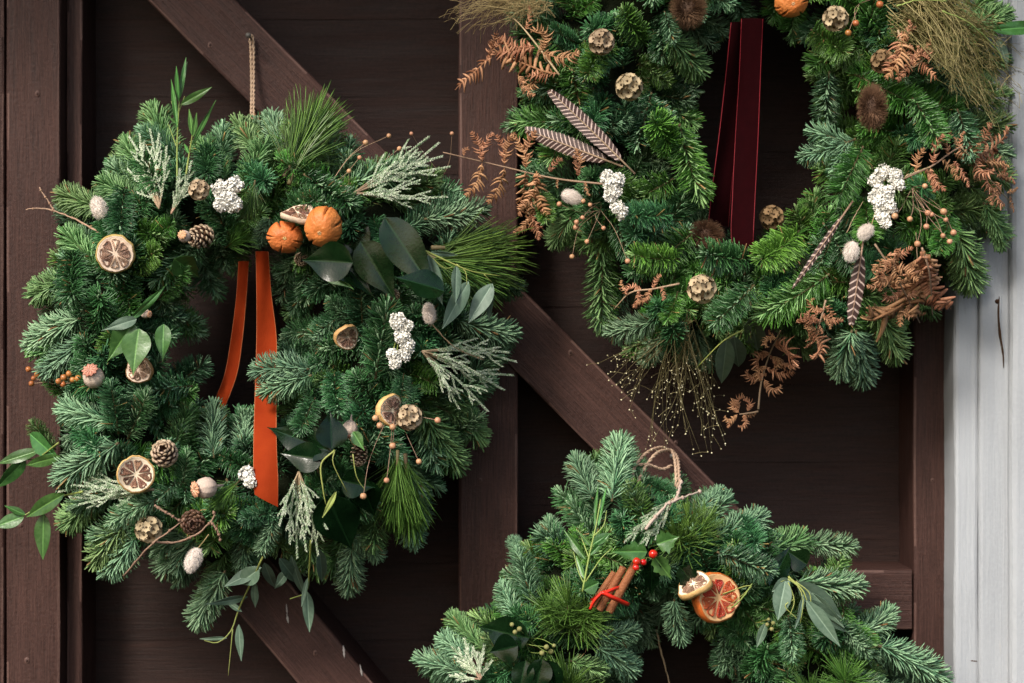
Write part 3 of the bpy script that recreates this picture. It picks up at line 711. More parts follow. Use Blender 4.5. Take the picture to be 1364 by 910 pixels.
def pine_cone(W, px, py, r_px, yaw, pitch, seed, lift=0.012, label=None, red=False):
    rg = random.Random(seed); r = r_px * S * 0.93; L = r * 2.1
    core = MB(); core.ball((0, 0, -L * 0.35), (r * 0.45, r * 0.45, L * 0.5), 10, 8, 0, 0.1)
    q = face(yaw, pitch, rg.uniform(0, 360))
    o = link('pine_cone', core.mesh('cone_core', ['cone']), W.root, loc=at(W, px, py, lift) - W.root.location, rot=q, label=label)
    N = 62
    for k in range(N):
        t = k / (N - 1); a = k * 2.39996
        z = -L * 0.75 + L * 0.98 * t; rr = r * (math.sin(math.pi * min(1, 0.16 + 0.80 * t)) ** 0.6) * 0.98
        rad = Vector((math.cos(a), math.sin(a), 0)); tilt = (0.1 + 1.15 * t ** 1.5)
        d = (rad * math.cos(tilt) + Vector((0, 0, 1)) * math.sin(tilt)).normalized(); w_ = r * 0.26 * (1.15 - 0.45 * t)
        side = Vector((0, 0, 1)).cross(rad); up = d.cross(side) * -1
        p0 = Vector((0, 0, z)) + rad * r * 0.12
        mb = MB(); rows = []
        ln = (rr - r * 0.12) + r * 0.04
        if t > 0.85: ln = max(ln, r * 0.35)
        for s_, ww, th in ((0.0, 0.4, 0.05), (0.6, 0.9, 0.05), (0.88, 1.05, 0.09), (1.0, 0.75, 0.10)):
            c = p0 + d * ln * s_ + up * (r * 0.05 * s_)
            rows.append([c + side * w_ * ww, c + up * th * r, c - side * w_ * ww, c - up * th * r * 0.8])
        b = mb.grid(rows, 0, rg.uniform(0.2, 0.7), True, False, False)
        c = p0 + d * ln * 1.06 + up * r * 0.06
        rows2 = [rows[-2], rows[-1], [c + (v - c) * 0.25 for v in rows[-1]]]
        rows2[0] = [v + (v - (p0 + d * ln * .88)) * 0.05 for v in rows2[0]]
        mb.grid(rows2, 1, rg.uniform(0.3, 0.9), True, False, True)
        link('scale', mb.mesh('scale', ['cone', 'cone' if red else 'cone_tip'], True), o)
    return o

def poppy(W, px, py, r_px, dirx, lift=0.02, label=None, seed=1):
    """capsule with ribbed crown; dirx = pixel direction of the crown, third value towards the viewer"""
    rg = random.Random(seed); r = r_px * S * 0.93
    dv = Vector((dirx[0], -dirx[2], -dirx[1])).normalized(); q = Vector((0, 0, 1)).rotation_difference(dv)
    mb = MB(); rows = []
    for z, k in ((-1.9, .10), (-1.2, .14), (-1.05, .35), (-.85, .62), (-.5, .9), (0, 1.0), (.45, .92), (.8, .62), (.98, .34)):
        rows.append([(math.cos(a) * r * k * (1 + 0.03 * math.cos(10 * a)), math.sin(a) * r * k * (1 + 0.03 * math.cos(10 * a)), z * r) for a in [6.28318 * j / 40 for j in range(40)]])
    mb.grid(rows, 0, 0.6, True, True, True)
    o = link('poppy_seed_head', mb.mesh('capsule', ['poppy']), W.root, loc=at(W, px, py, lift) - W.root.location, rot=q, label=label)
    cb = MB(); n = 60; rad = lambda j, k: r * k * (1 + 0.13 * math.cos(10 * 6.28318 * j / n))
    ringf = lambda k, z: [(math.cos(6.28318 * j / n) * rad(j, k), math.sin(6.28318 * j / n) * rad(j, k), z * r) for j in range(n)]
    cb.grid([ringf(.30, .97), ringf(.66, 1.06), ringf(.74, 1.16), ringf(.66, 1.22), ringf(.3, 1.20), ringf(0.05, 1.24)], 0, 0.25, True, False, True)
    for k in range(10):
        a = 6.28318 * k / 10; cb.tube([(math.cos(a) * r * .08, math.sin(a) * r * .08, r * 1.24), (math.cos(a) * r * .4, math.sin(a) * r * .4, r * 1.23), (math.cos(a) * r * .70, math.sin(a) * r * .70, r * 1.20)], r * 0.05, 4, 0, 0.95)
    link('crown', cb.mesh('crown', ['poppy_crown']), o)
    return o

def bunny_tail(W, px, py, rx, ry, ang, lift=0.02, label=None, seed=1, stem=None):
    rg = random.Random(seed); a_ = rx * S * 0.9; b_ = ry * S * 1.0
    mb = MB(); mb.ball((0, 0, 0), (b_ * .84, a_ * .78, a_ * .74), 12, 10, 0, 0.8)
    for k in range(1500):
        u = rg.uniform(-1, 1); ph = rg.uniform(0, 6.283); s_ = math.sqrt(1 - u * u)
        p = Vector((u * b_ * .80, s_ * math.cos(ph) * a_ * .75, s_ * math.sin(ph) * a_ * .71))
        nrm = Vector((u, s_ * math.cos(ph), s_ * math.sin(ph)))
        d = (nrm * 0.8 + Vector((0.9, 0, 0)) + Vector([rg.uniform(-.35, .35) for _ in range(3)])).normalized()
        mb.spike(p, p + d * rg.uniform(0.0016, 0.0045), 0.00016, rg.uniform(0.8, 1))
    c = at(W, px, py, lift)
    tip = c + Vector((math.cos(R(ang)), 0, -math.sin(R(ang))))
    o = link('bunny_tail', mb.mesh('seed_head', ['tail'], False), W.root, loc=c - W.root.location, rot=frame(c, tip), label=label)
    if stem:
        sb = MB(); e = at(W, stem[0], stem[1], lift - 0.015); st = c - (tip - c) * b_ * 0.8
        sb.tube([p - c for p in curve([st, (st + e) / 2 + Vector((0.001, 0, 0.001)), e], 6)], 0.0005, 5, 0, 0.6)
        s2 = link('stem', sb.mesh('stem', ['grass']), o)
        s2.rotation_mode = 'QUATERNION'; s2.rotation_quaternion = o.rotation_quaternion.inverted()
    return o

def star_pod(W, px, py, r_px, seed=1, lift=0.02, label=None, yaw=0, pitch=0, mat='pod'):
    """ball of papery cups, each with a dark star"""
    rg = random.Random(seed); r = r_px * S * 0.93; mb = MB(); mb.ball((0, 0, 0), r * .80, 14, 10, 0, 0.3)
    N = 26
    for k in range(N):
        z = 1 - 2 * (k + .5) / N; a = k * 2.39996; s_ = math.sqrt(1 - z * z); nrm = Vector((s_ * math.cos(a), s_ * math.sin(a), z))
        u = nrm.orthogonal().normalized(); v = nrm.cross(u); c = nrm * r * .82
        rr = r * 0.37; rows = []
        for kk, hh in ((0.12, 0.0), (0.5, 0.05), (0.95, 0.15), (1.12, 0.19)):
            rows.append([c + (u * math.cos(b) + v * math.sin(b)) * rr * kk * (1 + (0.14 * math.cos(8 * b + k) if kk > .9 else 0)) + nrm * r * (hh + rg.uniform(-.01, .01)) for b in [6.28318 * j / 16 for j in range(16)]])
        mb.grid(rows, 0, rg.uniform(.4, .95), True)
        mb.ball(c + nrm * r * .07, r * 0.075, 6, 4, 1, 0.3)
        for j in range(5):
            b = 1.2566 * j; mb.spike(c + nrm * r * .06, c + (u * math.cos(b) + v * math.sin(b)) * rr * 0.45 + nrm * r * .13, r * .022, 0.3, 1)
    return link('starflower_pod', mb.mesh('starflower_pod', [mat, 'pod_dark'], True), W.root, loc=at(W, px, py, lift) - W.root.location, rot=face(yaw, pitch, rg.uniform(0, 360)), label=label)

def thistle(W, px, py, rx, ry, seed, lift=0.015, label=None, yaw=0, pitch=0, d=None):
    rg = random.Random(seed); a_ = rx * S * .9; b_ = ry * S * .9; mb = MB(); mb.ball((0, 0, -a_ * .2), (a_ * .55, b_ * .6, a_ * .5), 14, 10, 0, 0.1)
    for k in range(1500):
        z = 1 - 1.5 * rg.random() ** 0.8; ph = rg.uniform(0, 6.283); s_ = math.sqrt(max(0, 1 - z * z)); n_ = Vector((s_ * math.cos(ph), s_ * math.sin(ph), z))
        p = Vector((n_.x * a_ * .5, n_.y * b_ * .55, n_.z * a_ * .45 - a_ * .2)); e = Vector((n_.x * a_, n_.y * b_, n_.z * a_ * .75)) * rg.uniform(.88, 1.06) + Vector([rg.uniform(-.0008, .0008) for _ in range(3)])
        if z > 0.9: e *= 0.72
        mb.spike(p, e, 0.00035, rg.uniform(0.25, 0.9))
    return link('thistle_head', mb.mesh('bristles', ['teasel'], False), W.root, loc=at(W, px, py, lift, d) - W.root.location, rot=face(yaw, pitch, 0), label=label)

def floret(mb, c, nrm, r, rg):
    u = nrm.orthogonal().normalized(); v = nrm.cross(u); np_ = 6; ph = rg.uniform(0, 6)
    for k in range(np_):
        a = ph + 6.28318 * k / np_; dr = u * math.cos(a) + v * math.sin(a); sd_ = nrm.cross(dr)
        op = rg.uniform(0.45, 1.05); d = (dr * op + nrm * (1.15 - op * .8)).normalized()
        rows = []
        for t, w_ in ((0, .12), (.55, .36), (.9, .36), (1.05, .2)):
            cc = c + d * r * t + nrm * (-r * .18 * t * t); rows.append([cc - sd_ * r * w_ + nrm * r * .05, cc + nrm * r * .03, cc + sd_ * r * w_ + nrm * r * .05, cc - nrm * r * .08])
        mb.grid(rows, 0, rg.uniform(.5, 1.0), True)
    mb.ball(c + nrm * r * .1, r * .16, 5, 4, 0, .3)
def flowers(W, blobs, seed, label, name='white_everlasting_flower', lift=0.022):
    """clumps given as (px, py, r_px)"""
    rg = random.Random(seed); px, py, r0 = blobs[0]; c0 = at(W, px, py, lift)
    st = MB()
    for x, y, r_ in blobs: st.tube([p - c0 for p in curve([c0 + Vector((0, .03, -.006)), at(W, x, y, lift - 0.008)], 4)], 0.0006, 5, 0, .4)
    o = link(name, st.mesh('stem', ['green_stem']), W.root, loc=c0 - W.root.location, label=label)
    for x, y, r_ in blobs:
        mb = MB(); r_ *= rg.uniform(1.05, 1.4); c = at(W, x, y, lift) - c0; rr = r_ * S * .93; n = max(12, int((r_ / 2.1) ** 2)); mb.ball(c, (rr * .6, rr * .45, rr * .6), 10, 8, 0, .6)
        for k in range(n):
            z = 1 - 1.25 * (k + .5) / n; a = k * 2.39996; s_ = math.sqrt(1 - z * z); nr = Vector((s_ * math.cos(a), -z, s_ * math.sin(a)))
            nr = (nr + Vector([rg.uniform(-.25, .25) for _ in range(3)])).normalized()
            floret(mb, c + Vector((nr.x, nr.y * .6, nr.z)) * rr * rg.uniform(.5, .85), nr, 0.0038 * rg.uniform(.7, 1.25), rg)
        link('flower_cluster', mb.mesh('flower_cluster', ['petal'], True), o)
    return o

def leaf_mesh(L, Wd, seed, mat, fold=0.25, bend=0.15, tip=1.0, spiny=0, twist=0.0, name='leaf', wave=0.03, shape=0.42):
    rg = random.Random(seed); mb = MB(); n = 14; us = (-1, -.6, -.12, 0, .12, .6, 1); top = []; bot = []
    for i in range(n + 1):
        t = i / n
        w_ = Wd / 2 * (math.sin(math.pi * t ** (math.log(.5) / math.log(shape))) ** (0.85 if t < shape else tip)) if 0 < t < 1 else 0.0002
        if spiny: w_ *= 1 + 0.38 * abs(math.sin(math.pi * spiny * t)) ** 3 - 0.16
        tw_ = twist * t; r1 = []; r2 = []
        for u in us:
            y = u * w_; z = abs(u) * w_ * fold - bend * L * t * t + wave * L * math.sin(t * 9 + u * 2 + seed) * abs(u) * (w_ / (Wd / 2)) - (0.0003 if u == 0 else 0)
            y2 = y * math.cos(tw_) - z * math.sin(tw_) * .3; z2 = z + y * math.sin(tw_)
            r1.append((t * L, y2, z2)); r2.append((t * L, y2, z2 - 0.00035))
        top.append(r1); bot.append(r2)
    mb.grid(top, 0, 0.4); mb.grid([r[::-1] for r in bot], 0, 0.7)
    mb.grid([[r[0] for r in top], [r[0] for r in bot]], 0, .7); mb.grid([[r[-1] for r in bot], [r[-1] for r in top]], 0, .7)
    # midrib paler, side veins raised by tone
    for i in range(n + 1): mb.t[i * 7 + 3] = 1.0
    for i in range(0, n + 1, 2):
        for u in (1, 5): mb.t[i * 7 + u] = 0.62
    return mb.mesh(name, [mat])
def put_leaf(parent, root_loc, a, b, wd_px, seed, mat, roll=0, **k):
    L = (b - a).length
    return link('leaf', leaf_mesh(L, wd_px * S * .93, seed, mat, **k), parent, loc=a - root_loc, rot=frame(a, b, roll=R(roll)))
def leafy_stem(W, name, stem_px, leaves, mat, seed, lift=0.02, label=None, stem_mat='green_stem', r=0.0011, d=None, side=()):
    """stem_px: pixel points; leaves: (x0, y0, x1, y1, width_px[, roll[, lift]])"""
    ps = [at(W, x, y, lift, d) for x, y in stem_px]; c0 = ps[0]; cp = curve(ps, 16)
    mb = MB(); mb.tube([p - c0 for p in cp], [r * (1 - .6 * i / len(cp)) for i in range(len(cp))], 6, 0, .5)
    for sp in side:
        q = curve([at(W, x, y, lift, d) for x, y in sp], 8); mb.tube([p - c0 for p in q], [r * .6 * (1 - .6 * i / len(q)) for i in range(len(q))], 5, 0, .7)
    o = link(name, mb.mesh('stem', [stem_mat]), W.root, loc=c0 - W.root.location, label=label)
    rg = random.Random(seed)
    for k, e in enumerate(leaves):
        x0, y0, x1, y1, wd = e[:5]; rl = e[5] if len(e) > 5 else rg.uniform(-35, 35); lf = e[6] if len(e) > 6 else 0
        a = at(W, x0, y0, lift + lf, d); b = at(W, x1, y1, lift + lf + rg.uniform(-.004, .008), d)
        put_leaf(o, c0, a, b, wd, seed * 31 + k, mat, rl, fold=rg.uniform(.1, .35), bend=rg.uniform(-.05, .12), wave=.015)
    return o

def berries(W, name, base, pts, r_px, mat, seed, lift=0.02, label=None, stem='brown_stem', d=None):
    """stems from base pixel to each berry pixel"""
    rg = random.Random(seed); c0 = at(W, base[0], base[1], lift - 0.04, d); mb = MB()
    ends = [at(W, x, y, lift + rg.uniform(-.003, .006), d) for x, y in pts]
    for e in ends:
        md = (c0 + e) / 2 + Vector((rg.uniform(-.008, .008), rg.uniform(-.004, .006), rg.uniform(-.008, .008)))
        mb.tube([p - c0 for p in curve([c0, md, e], 8)], 0.0003, 5, 0, .5)
    o = link(name, mb.mesh('stems', [stem]), W.root, loc=c0 - W.root.location, label=label)
    bm_ = MB(); r = r_px * S * .82; bm_.ball((0, 0, 0), r, 14, 10, 0, .5, lambda th, ph: 1 + .03 * math.sin(3 * ph + 2 * th)); bm_.spike((0, 0, r * .95), (0, 0, r * 1.35), r * .14, .2); me = bm_.mesh('berry', [mat])
    for e in ends:
        v = Vector([rg.uniform(-1, 1), -.6, rg.uniform(-1, 1)]); link('berry', me, o, loc=e - c0, rot=Vector((0, 0, 1)).rotation_difference(v), scale=rg.uniform(.8, 1.15))
    return o

def twigs(W, name, lines, r, mat, label=None, lift=0.02, d=None, buds=True):
    c0 = at(W, *lines[0][0], lift, d); mb = MB(); rg = random.Random(len(lines) * 7 + int(lines[0][0][0]))
    for ln in lines:
        cp = curve([at(W, x, y, lift, d) for x, y in ln], 20)
        mb.tube([p - c0 + Vector((rg.uniform(-1, 1), 0, rg.uniform(-1, 1))) * r * .5 for p in cp], [r * (1 - .5 * i / len(cp)) * rg.uniform(.85, 1.2) for i in range(len(cp))], 6, 0, .55)
        if buds:
            for i in range(3, len(cp), 5): mb.ball(cp[i] - c0, r * 1.5, 5, 4, 0, .2)
    return link(name, mb.mesh(name, [mat]), W.root, loc=c0 - W.root.location, label=label)

def scaly(mb, a, b, up, r, rg):
    """branchlet clothed in pale scale leaves"""
    x = (b - a); L = x.length; x.normalize(); n = max(4, int(L / 0.0014)); u = x.orthogonal().normalized(); v = x.cross(u)
    mb.tube([a, b], [r * .7, r * .45], 4, 0, .3)
    for i in range(n):
        t = i / n; c = a + x * L * t
        for k in range(2):
            ph = i * 1.5708 + math.pi * k; rd = u * math.cos(ph) + v * math.sin(ph); sd_ = x.cross(rd)
            R_ = r * (1.1 - .3 * t); b0 = len(mb.v); p = c + rd * R_ * .3; e = c + x * 0.0024 + rd * R_ * 1.35
            mb.v += [tuple(p + sd_ * R_ * .75), tuple(p - sd_ * R_ * .75), tuple(c + x * .001 + rd * R_ * 1.25), tuple(e)]
            tn = rg.random() ** .7 * (0.55 + 0.45 * t); mb.t += [tn * .5, tn * .5, tn, min(1, tn * 1.3)]
            mb.f += [(b0, b0 + 2, b0 + 3), (b0 + 2, b0 + 1, b0 + 3), (b0, b0 + 1, b0 + 2), (b0, b0 + 3, b0 + 1)]; mb.m += [0] * 4
def frosted(W, base, tips, seed, label, lift=0.025, nb=4, r=0.0012, d=None):
    """spray of pale scale-leaved branchlets from a base pixel to each tip pixel"""
    rg = random.Random(seed); c0 = at(W, *base, lift - .008, d); st = MB(); o = None; kids = []
    for tx, ty in tips:
        e = at(W, tx, ty, lift + rg.uniform(-.006, .006), d) - c0; mb = MB(); x = e.normalized(); side = x.cross(VIEW).normalized(); L = e.length
        mid = e * .5 + side * rg.uniform(-.06, .06) * L
        cp = curve([Vector((0, 0, 0)), mid, e], 12)
        st.tube(cp[:8], [.0010, .0009, .0009, .0008, .0007, .0006, .0005, .0004][:len(cp[:8])], 5, 0, .6)
        for p, q in zip(cp[2:], cp[3:]): scaly(mb, p, q, VIEW, r, rg)
        for k in range(nb):
            t = .28 + .62 * k / nb; i = int(t * (len(cp) - 1)); p = cp[i]; sg = 1 if k % 2 else -1
            l = L * (.34 - .22 * t) * rg.uniform(.8, 1.25)
            dd = (x * 1.0 + side * sg * rg.uniform(.3, .6) + VIEW * rg.uniform(-.2, .35)).normalized()
            q = p + dd * l * .5; q2 = q + (dd + x * .5).normalized() * l * .5
            scaly(mb, p, q, VIEW, r * .9, rg); scaly(mb, q, q2, VIEW, r * .8, rg)
            if l > .014:
                q3 = q + (dd - side * sg * .7).normalized() * l * .35; scaly(mb, q, q3, VIEW, r * .8, rg)
        kids.append(mb)
    o = link('frosted_cypress_spray', st.mesh('stem', ['brown_stem']), W.root, loc=c0 - W.root.location, label=label)
    for mb in kids: link('branchlet', mb.mesh('branchlet', ['frost'], False), o)
    return o

# dry bracken: one pinna mesh per kind, curled pinnules either side of its midrib
def pinna_mesh(seed, curl, dens=13):
    rg = random.Random(seed); mb = MB(); L = 1.0; tip = []
    path = []; ang = 0; p = Vector((0, 0, 0)); 
    for i in range(15):
        path.append(p.copy()); ang += curl * (0.3 + i / 14) / 7; p += Vector((math.cos(ang), math.sin(ang) * .9, -.12 * math.sin(i * .5))) * (L / 14); ang += rg.uniform(-.10, .10)
    mb.tube(path, [.016 * (1 - .6 * i / 15) for i in range(15)], 4, 0, .3)
    for i in range(1, dens):
        t = i / dens; k = t * 14; j = int(k); p = path[j].lerp(path[min(14, j + 1)], k - j); tg = (path[min(14, j + 1)] - path[j]).normalized() if j < 14 else tg
        for sd_ in (-1, 1):
            if rg.random() < .1: continue
            n_ = Vector((-tg.y, tg.x, 0)) * sd_; l = .27 * (math.sin(math.pi * (.12 + .86 * t)) ** .8) * rg.uniform(.6, 1.25); c_ = rg.uniform(.1, 2.0); jt = rg.uniform(-.35, .45)
            pts = []; q = p.copy(); dr = (n_ + tg * (.35 + jt) + Vector((0, 0, rg.uniform(-.3, .5)))).normalized()
            for m_ in range(5):
                pts.append(q.copy()); q = q + dr * l / 4; dr = (dr + Vector((0, 0, -.42 * c_)) + tg * .3 * c_ + Vector((rg.uniform(-.1, .1),) * 3)).normalized()
            rows = []
            for m_, q in enumerate(pts):
                w_ = .027 * (1, 1.2, 1.0, .8, .25)[m_]; rows.append([q + tg * w_, q + Vector((0, 0, .016)), q - tg * w_, q - Vector((0, 0, .010))])
            mb.grid(rows, 0, max(0, min(1, rg.gauss(.5, .32))), True)
    return mb.mesh('pinna', ['fern'])
PIN = [pinna_mesh(1, .15), pinna_mesh(2, .5, 15), pinna_mesh(3, -.35, 15), pinna_mesh(4, 1.9)]
def fern(W, stem_px, pins, seed, label, lift=0.03, d=None, r=.0011):
    """pins: (x0, y0, x1, y1, mesh index)"""
    rg = random.Random(seed); ps = [at(W, x, y, lift, d) for x, y in stem_px]; c0 = ps[0]; mb = MB(); cp = curve(ps, 16)
    mb.tube([p - c0 for p in cp], [r * (1 - .5 * i / len(cp)) for i in range(len(cp))], 6, 0, .5)
    o = link('dry_bracken_frond', mb.mesh('stem', ['brown_stem']), W.root, loc=c0 - W.root.location, label=label)
    pins = list(pins) + [(x0 + rg.uniform(-4, 4), y0 + rg.uniform(-3, 3), x1 + rg.uniform(-9, 9), y1 + rg.uniform(-7, 7), rg.choice((1, 2))) for x0, y0, x1, y1, k in pins if rg.random() < .55]
    for x0, y0, x1, y1, k in pins:
        a = at(W, x0, y0, lift, d); b = at(W, x1, y1, lift + rg.uniform(-.004, .012), d); L = (b - a).length / (1, .95, .98, .75)[k]
        sg = rg.choice((-1, 1)); link('pinna', PIN[k], o, loc=a - c0, rot=frame(a, b, roll=R(rg.uniform(-30, 30))), scale=(L, L * sg, L))
    return o
def auto_pins(line, ln, n, rg, k=(1, 2, 3), spread=70, taper=.6):
    out = []
    for i in range(n):
        t = (i + .5) / n; j = t * (len(line) - 1); q = int(j); f = j - q
        x = line[q][0] + (line[q + 1][0] - line[q][0]) * f; y = line[q][1] + (line[q + 1][1] - line[q][1]) * f
        a = math.atan2(line[q + 1][1] - line[q][1], line[q + 1][0] - line[q][0]) + R(spread) * (1 if i % 2 else -1) * rg.uniform(.8, 1.1); l = ln * (1 - taper * t) * rg.uniform(.8, 1.2)
        out.append((x, y, x + l * math.cos(a), y + l * math.sin(a), rg.choice(k)))
    x0, y0 = line[-2]; x1, y1 = line[-1]; a = math.atan2(y1 - y0, x1 - x0); out.append((x1, y1, x1 + ln * .5 * math.cos(a), y1 + ln * .5 * math.sin(a), k[0])); return out

def feather_mat():
    m, n, b = new_mat('barred_feather')
    uv = n.nodes.new('ShaderNodeUVMap'); sp = n.nodes.new('ShaderNodeSeparateXYZ'); n.links.new(uv.outputs[0], sp.inputs[0])
    ab = n.nodes.new('ShaderNodeMath'); ab.operation = 'ABSOLUTE'; n.links.new(sp.outputs[1], ab.inputs[0])
    mu = n.nodes.new('ShaderNodeMath'); mu.operation = 'MULTIPLY_ADD'; mu.inputs[1].default_value = 0.0; n.links.new(ab.outputs[0], mu.inputs[0])
    nz = n.nodes.new('ShaderNodeTexNoise'); nz.inputs['Scale'].default_value = 7; n.links.new(uv.outputs[0], nz.inputs['Vector'])
    m2 = n.nodes.new('ShaderNodeMath'); m2.operation = 'MULTIPLY_ADD'; m2.inputs[1].default_value = .25; n.links.new(nz.outputs['Fac'], m2.inputs[0]); n.links.new(sp.outputs[0], m2.inputs[2]); n.links.new(m2.outputs[0], mu.inputs[2])
    s2 = n.nodes.new('ShaderNodeMath'); s2.operation = 'MULTIPLY'; s2.inputs[1].default_value = 2 * math.pi * 1.0; n.links.new(mu.outputs[0], s2.inputs[0])
    sn = n.nodes.new('ShaderNodeMath'); sn.operation = 'SINE'; n.links.new(s2.outputs[0], sn.inputs[0])
    c = mixc(n, ramp(n, sn.outputs[0], .55, .98), (.045, .020, .016), (.60, .46, .40))
    c = mixc(n, ramp(n, ab.outputs[0], .03, .12, .6, 0), c, (.09, .035, .028)); n.links.new(c, b.inputs['Base Color']); b.inputs['Roughness'].default_value = .6
    return m
M['feather'] = feather_mat()
def feather(W, x0, y0, x1, y1, wd, seed, label, lift=0.035, roll=10, bend=.05, period=8.0):
    """quill end pixel to tip pixel"""
    a = at(W, x0, y0, lift); b = at(W, x1, y1, lift); L = (b - a).length; h = wd * S * .93 / 2; rg = random.Random(seed)
    mb = MB(); uvs = []; n = int(L / .0009)
    mb.tube([(t * L, 0, -bend * L * t * t + .0004) for t in (0, .25, .5, .75, 1)], [.0011, .0009, .0007, .0005, .0002], 5, 1, .6)
    for q in range(len(mb.v)): uvs.append((0, 1))
    for sd_ in (-1, 1):
        gap = 0
        for i in range(n):
            t = .16 + .84 * i / n; prof = math.sin(math.pi * min(1, ((t - .16) / .84) ** .8 * .93 + .05)) ** .55
            if rg.random() < .05: gap = rg.uniform(-.25, .25)
            ww = h * prof * rg.uniform(.92, 1.04); ba = .95 + gap * .2; b0 = len(mb.v); fw = ww * ba
            for u, th in ((0.0, 1), (.5, 1), (1.0, .4)):
                x = t * L + fw * u * .95; y = sd_ * ww * u; z = -bend * L * t * t - u * u * h * .15 + u * gap * .002
                for dx in (0, .00115 * th):
                    mb.v.append((x + dx, y, z)); mb.t.append(.5); uvs.append((t * L / (period * S), u * sd_ * 2.2))
            for k in (0, 2): mb.f.append((b0 + k, b0 + k + 1, b0 + k + 3, b0 + k + 2)); mb.m.append(0)
    me = mb.mesh('feather', ['feather', 'brown_stem']); uvl = me.uv_layers.new(name='UVMap')
    li = np.zeros(len(me.loops), dtype=np.int32); me.loops.foreach_get('vertex_index', li); uvl.data.foreach_set('uv', np.array(uvs, dtype=np.float32)[li].ravel())
    return link('barred_feather', me, W.root, loc=a - W.root.location, rot=frame(a, b, roll=R(roll)), label=label)

def ribbon(W, name, pts, mat, edge, label, th=0.0009, cut=0):
    """pts: (left x, right x, y, d_left, d_right): velvet band going down, with selvage on both edges"""
    c0 = P(pts[0][0], pts[0][2], pts[0][3])
    Lc = curve([P(a, y, d) for a, b, y, d, e in pts], 8 * (len(pts) - 1)); Rc = curve([P(b, y, e) for a, b, y, d, e in pts], 8 * (len(pts) - 1))
    if cut: Lc.append(Lc[-1] + Vector((0.001, 0, -.014))); Rc.append(Rc[-1] + Vector((0, 0, -.026)))
    mb = MB(); f = []; bk = []
    for i, (l, r) in enumerate(zip(Lc, Rc)):
        f.append([l.lerp(r, k / 8) - c0 + VIEW * (.0035 * math.sin(k / 8 * 3.14159)) * math.sin(i * .17 + 1 + k * .12) for k in range(9)]); bk.append([p - VIEW * th for p in f[-1]])
    mb.grid(f, 0, .5); mb.grid([r[::-1] for r in bk], 0, .3); mb.grid([f[-1], bk[-1]], 0, .4)
    o = link(name, mb.mesh('ribbon_band', [mat]), W.root, loc=c0 - W.root.location, label=label)
    for cv, sg in ((Lc, 1), (Rc, -1)):
        e = MB(); e.tube([p - c0 + VIEW * (-th / 2) for p in cv], .0005, 6, 0, .5); link('selvage', e.mesh('selvage', [edge]), o)
    return o

def twine(W, name, pts, label=None, r=0.0011, fuzz=260):
    """two-ply jute along world points"""
    cp = curve(pts, 40 * (len(pts) - 1)); c0 = cp[0]; mb = MB(); acc = 0; A = []; B = []; rg = random.Random(3)
    for i, p in enumerate(cp):
        t = (cp[min(i + 1, len(cp) - 1)] - cp[max(0, i - 1)]).normalized(); u = t.cross(VIEW).normalized() if abs(t.dot(VIEW)) < .99 else t.orthogonal(); v = t.cross(u)
        if i: acc += (p - cp[i - 1]).length
        a = acc / r * .75; o_ = u * math.cos(a) + v * math.sin(a); A.append(p - c0 + o_ * r * .5); B.append(p - c0 - o_ * r * .5)
    mb.tube(A, r * .62, 6, 0, .6); mb.tube(B, r * .62, 6, 0, .45)
    for k in range(fuzz):
        q = rg.choice(A); d = Vector([rg.uniform(-1, 1) for _ in range(3)]); mb.spike(q, q + d.normalized() * rg.uniform(.001, .003), .00009, .8)
    return link(name, mb.mesh(name, ['twine']), W.root, loc=c0 - W.root.location, label=label)

def grass_mass(W, name, base, tips, n, seed, mat, r, label, lift=.03, d=None, spread=.5, seedmat=None, droop=.02, sub=4):
    """fine stems from around the base pixel to random points between the tip pixels"""
    rg = random.Random(seed); c0 = at(W, *base, lift - .01, d); mb = MB()
    for k in range(n):
        a = rg.random() * (len(tips) - 1); i = int(a); f = a - i; tx = tips[i][0] + (tips[i + 1][0] - tips[i][0]) * f; ty = tips[i][1] + (tips[i + 1][1] - tips[i][1]) * f
        q = rg.uniform(.45, 1.05); tx = base[0] + (tx - base[0]) * q; ty = base[1] + (ty - base[1]) * q
        e = at(W, tx, ty, lift + rg.uniform(-.012, .02), d) - c0; s0 = Vector((rg.uniform(-1, 1), rg.uniform(-.5, .5), rg.uniform(-1, 1))) * .008 * spread * 2
        m = (s0 + e) / 2 + Vector((rg.uniform(-1, 1), rg.uniform(-.5, .3), rg.uniform(-.3, 1))) * droop
        cp = curve([s0, m, e], 8); tn = rg.random(); mb.tube(cp, [r, r, r * .9, r * .8, r * .7, r * .6, r * .5, r * .4, r * .3][:len(cp)], 3, 0, tn, False)
        for s_ in range(sub):
            j = rg.randrange(3, len(cp)); p = cp[j]; dd = ((cp[j] - cp[j - 1]).normalized() + Vector([rg.uniform(-.8, .8) for _ in range(3)])).normalized(); l = rg.uniform(.006, .018)
            p2 = p + dd * l; mb.tube([p, (p + p2) / 2 + Vector((0, 0, .0008)), p2], r * .4, 3, 0, tn, False)
            if seedmat: mb.ball(p2, rg.uniform(.00045, .0008), 5, 4, 1, rg.random())
        if seedmat: mb.ball(cp[-1], .0008, 5, 4, 1, rg.random())
    return link(name, mb.mesh(name, [mat] + ([seedmat] if seedmat else [])), W.root, loc=c0 - W.root.location, label=label, kind='stuff')

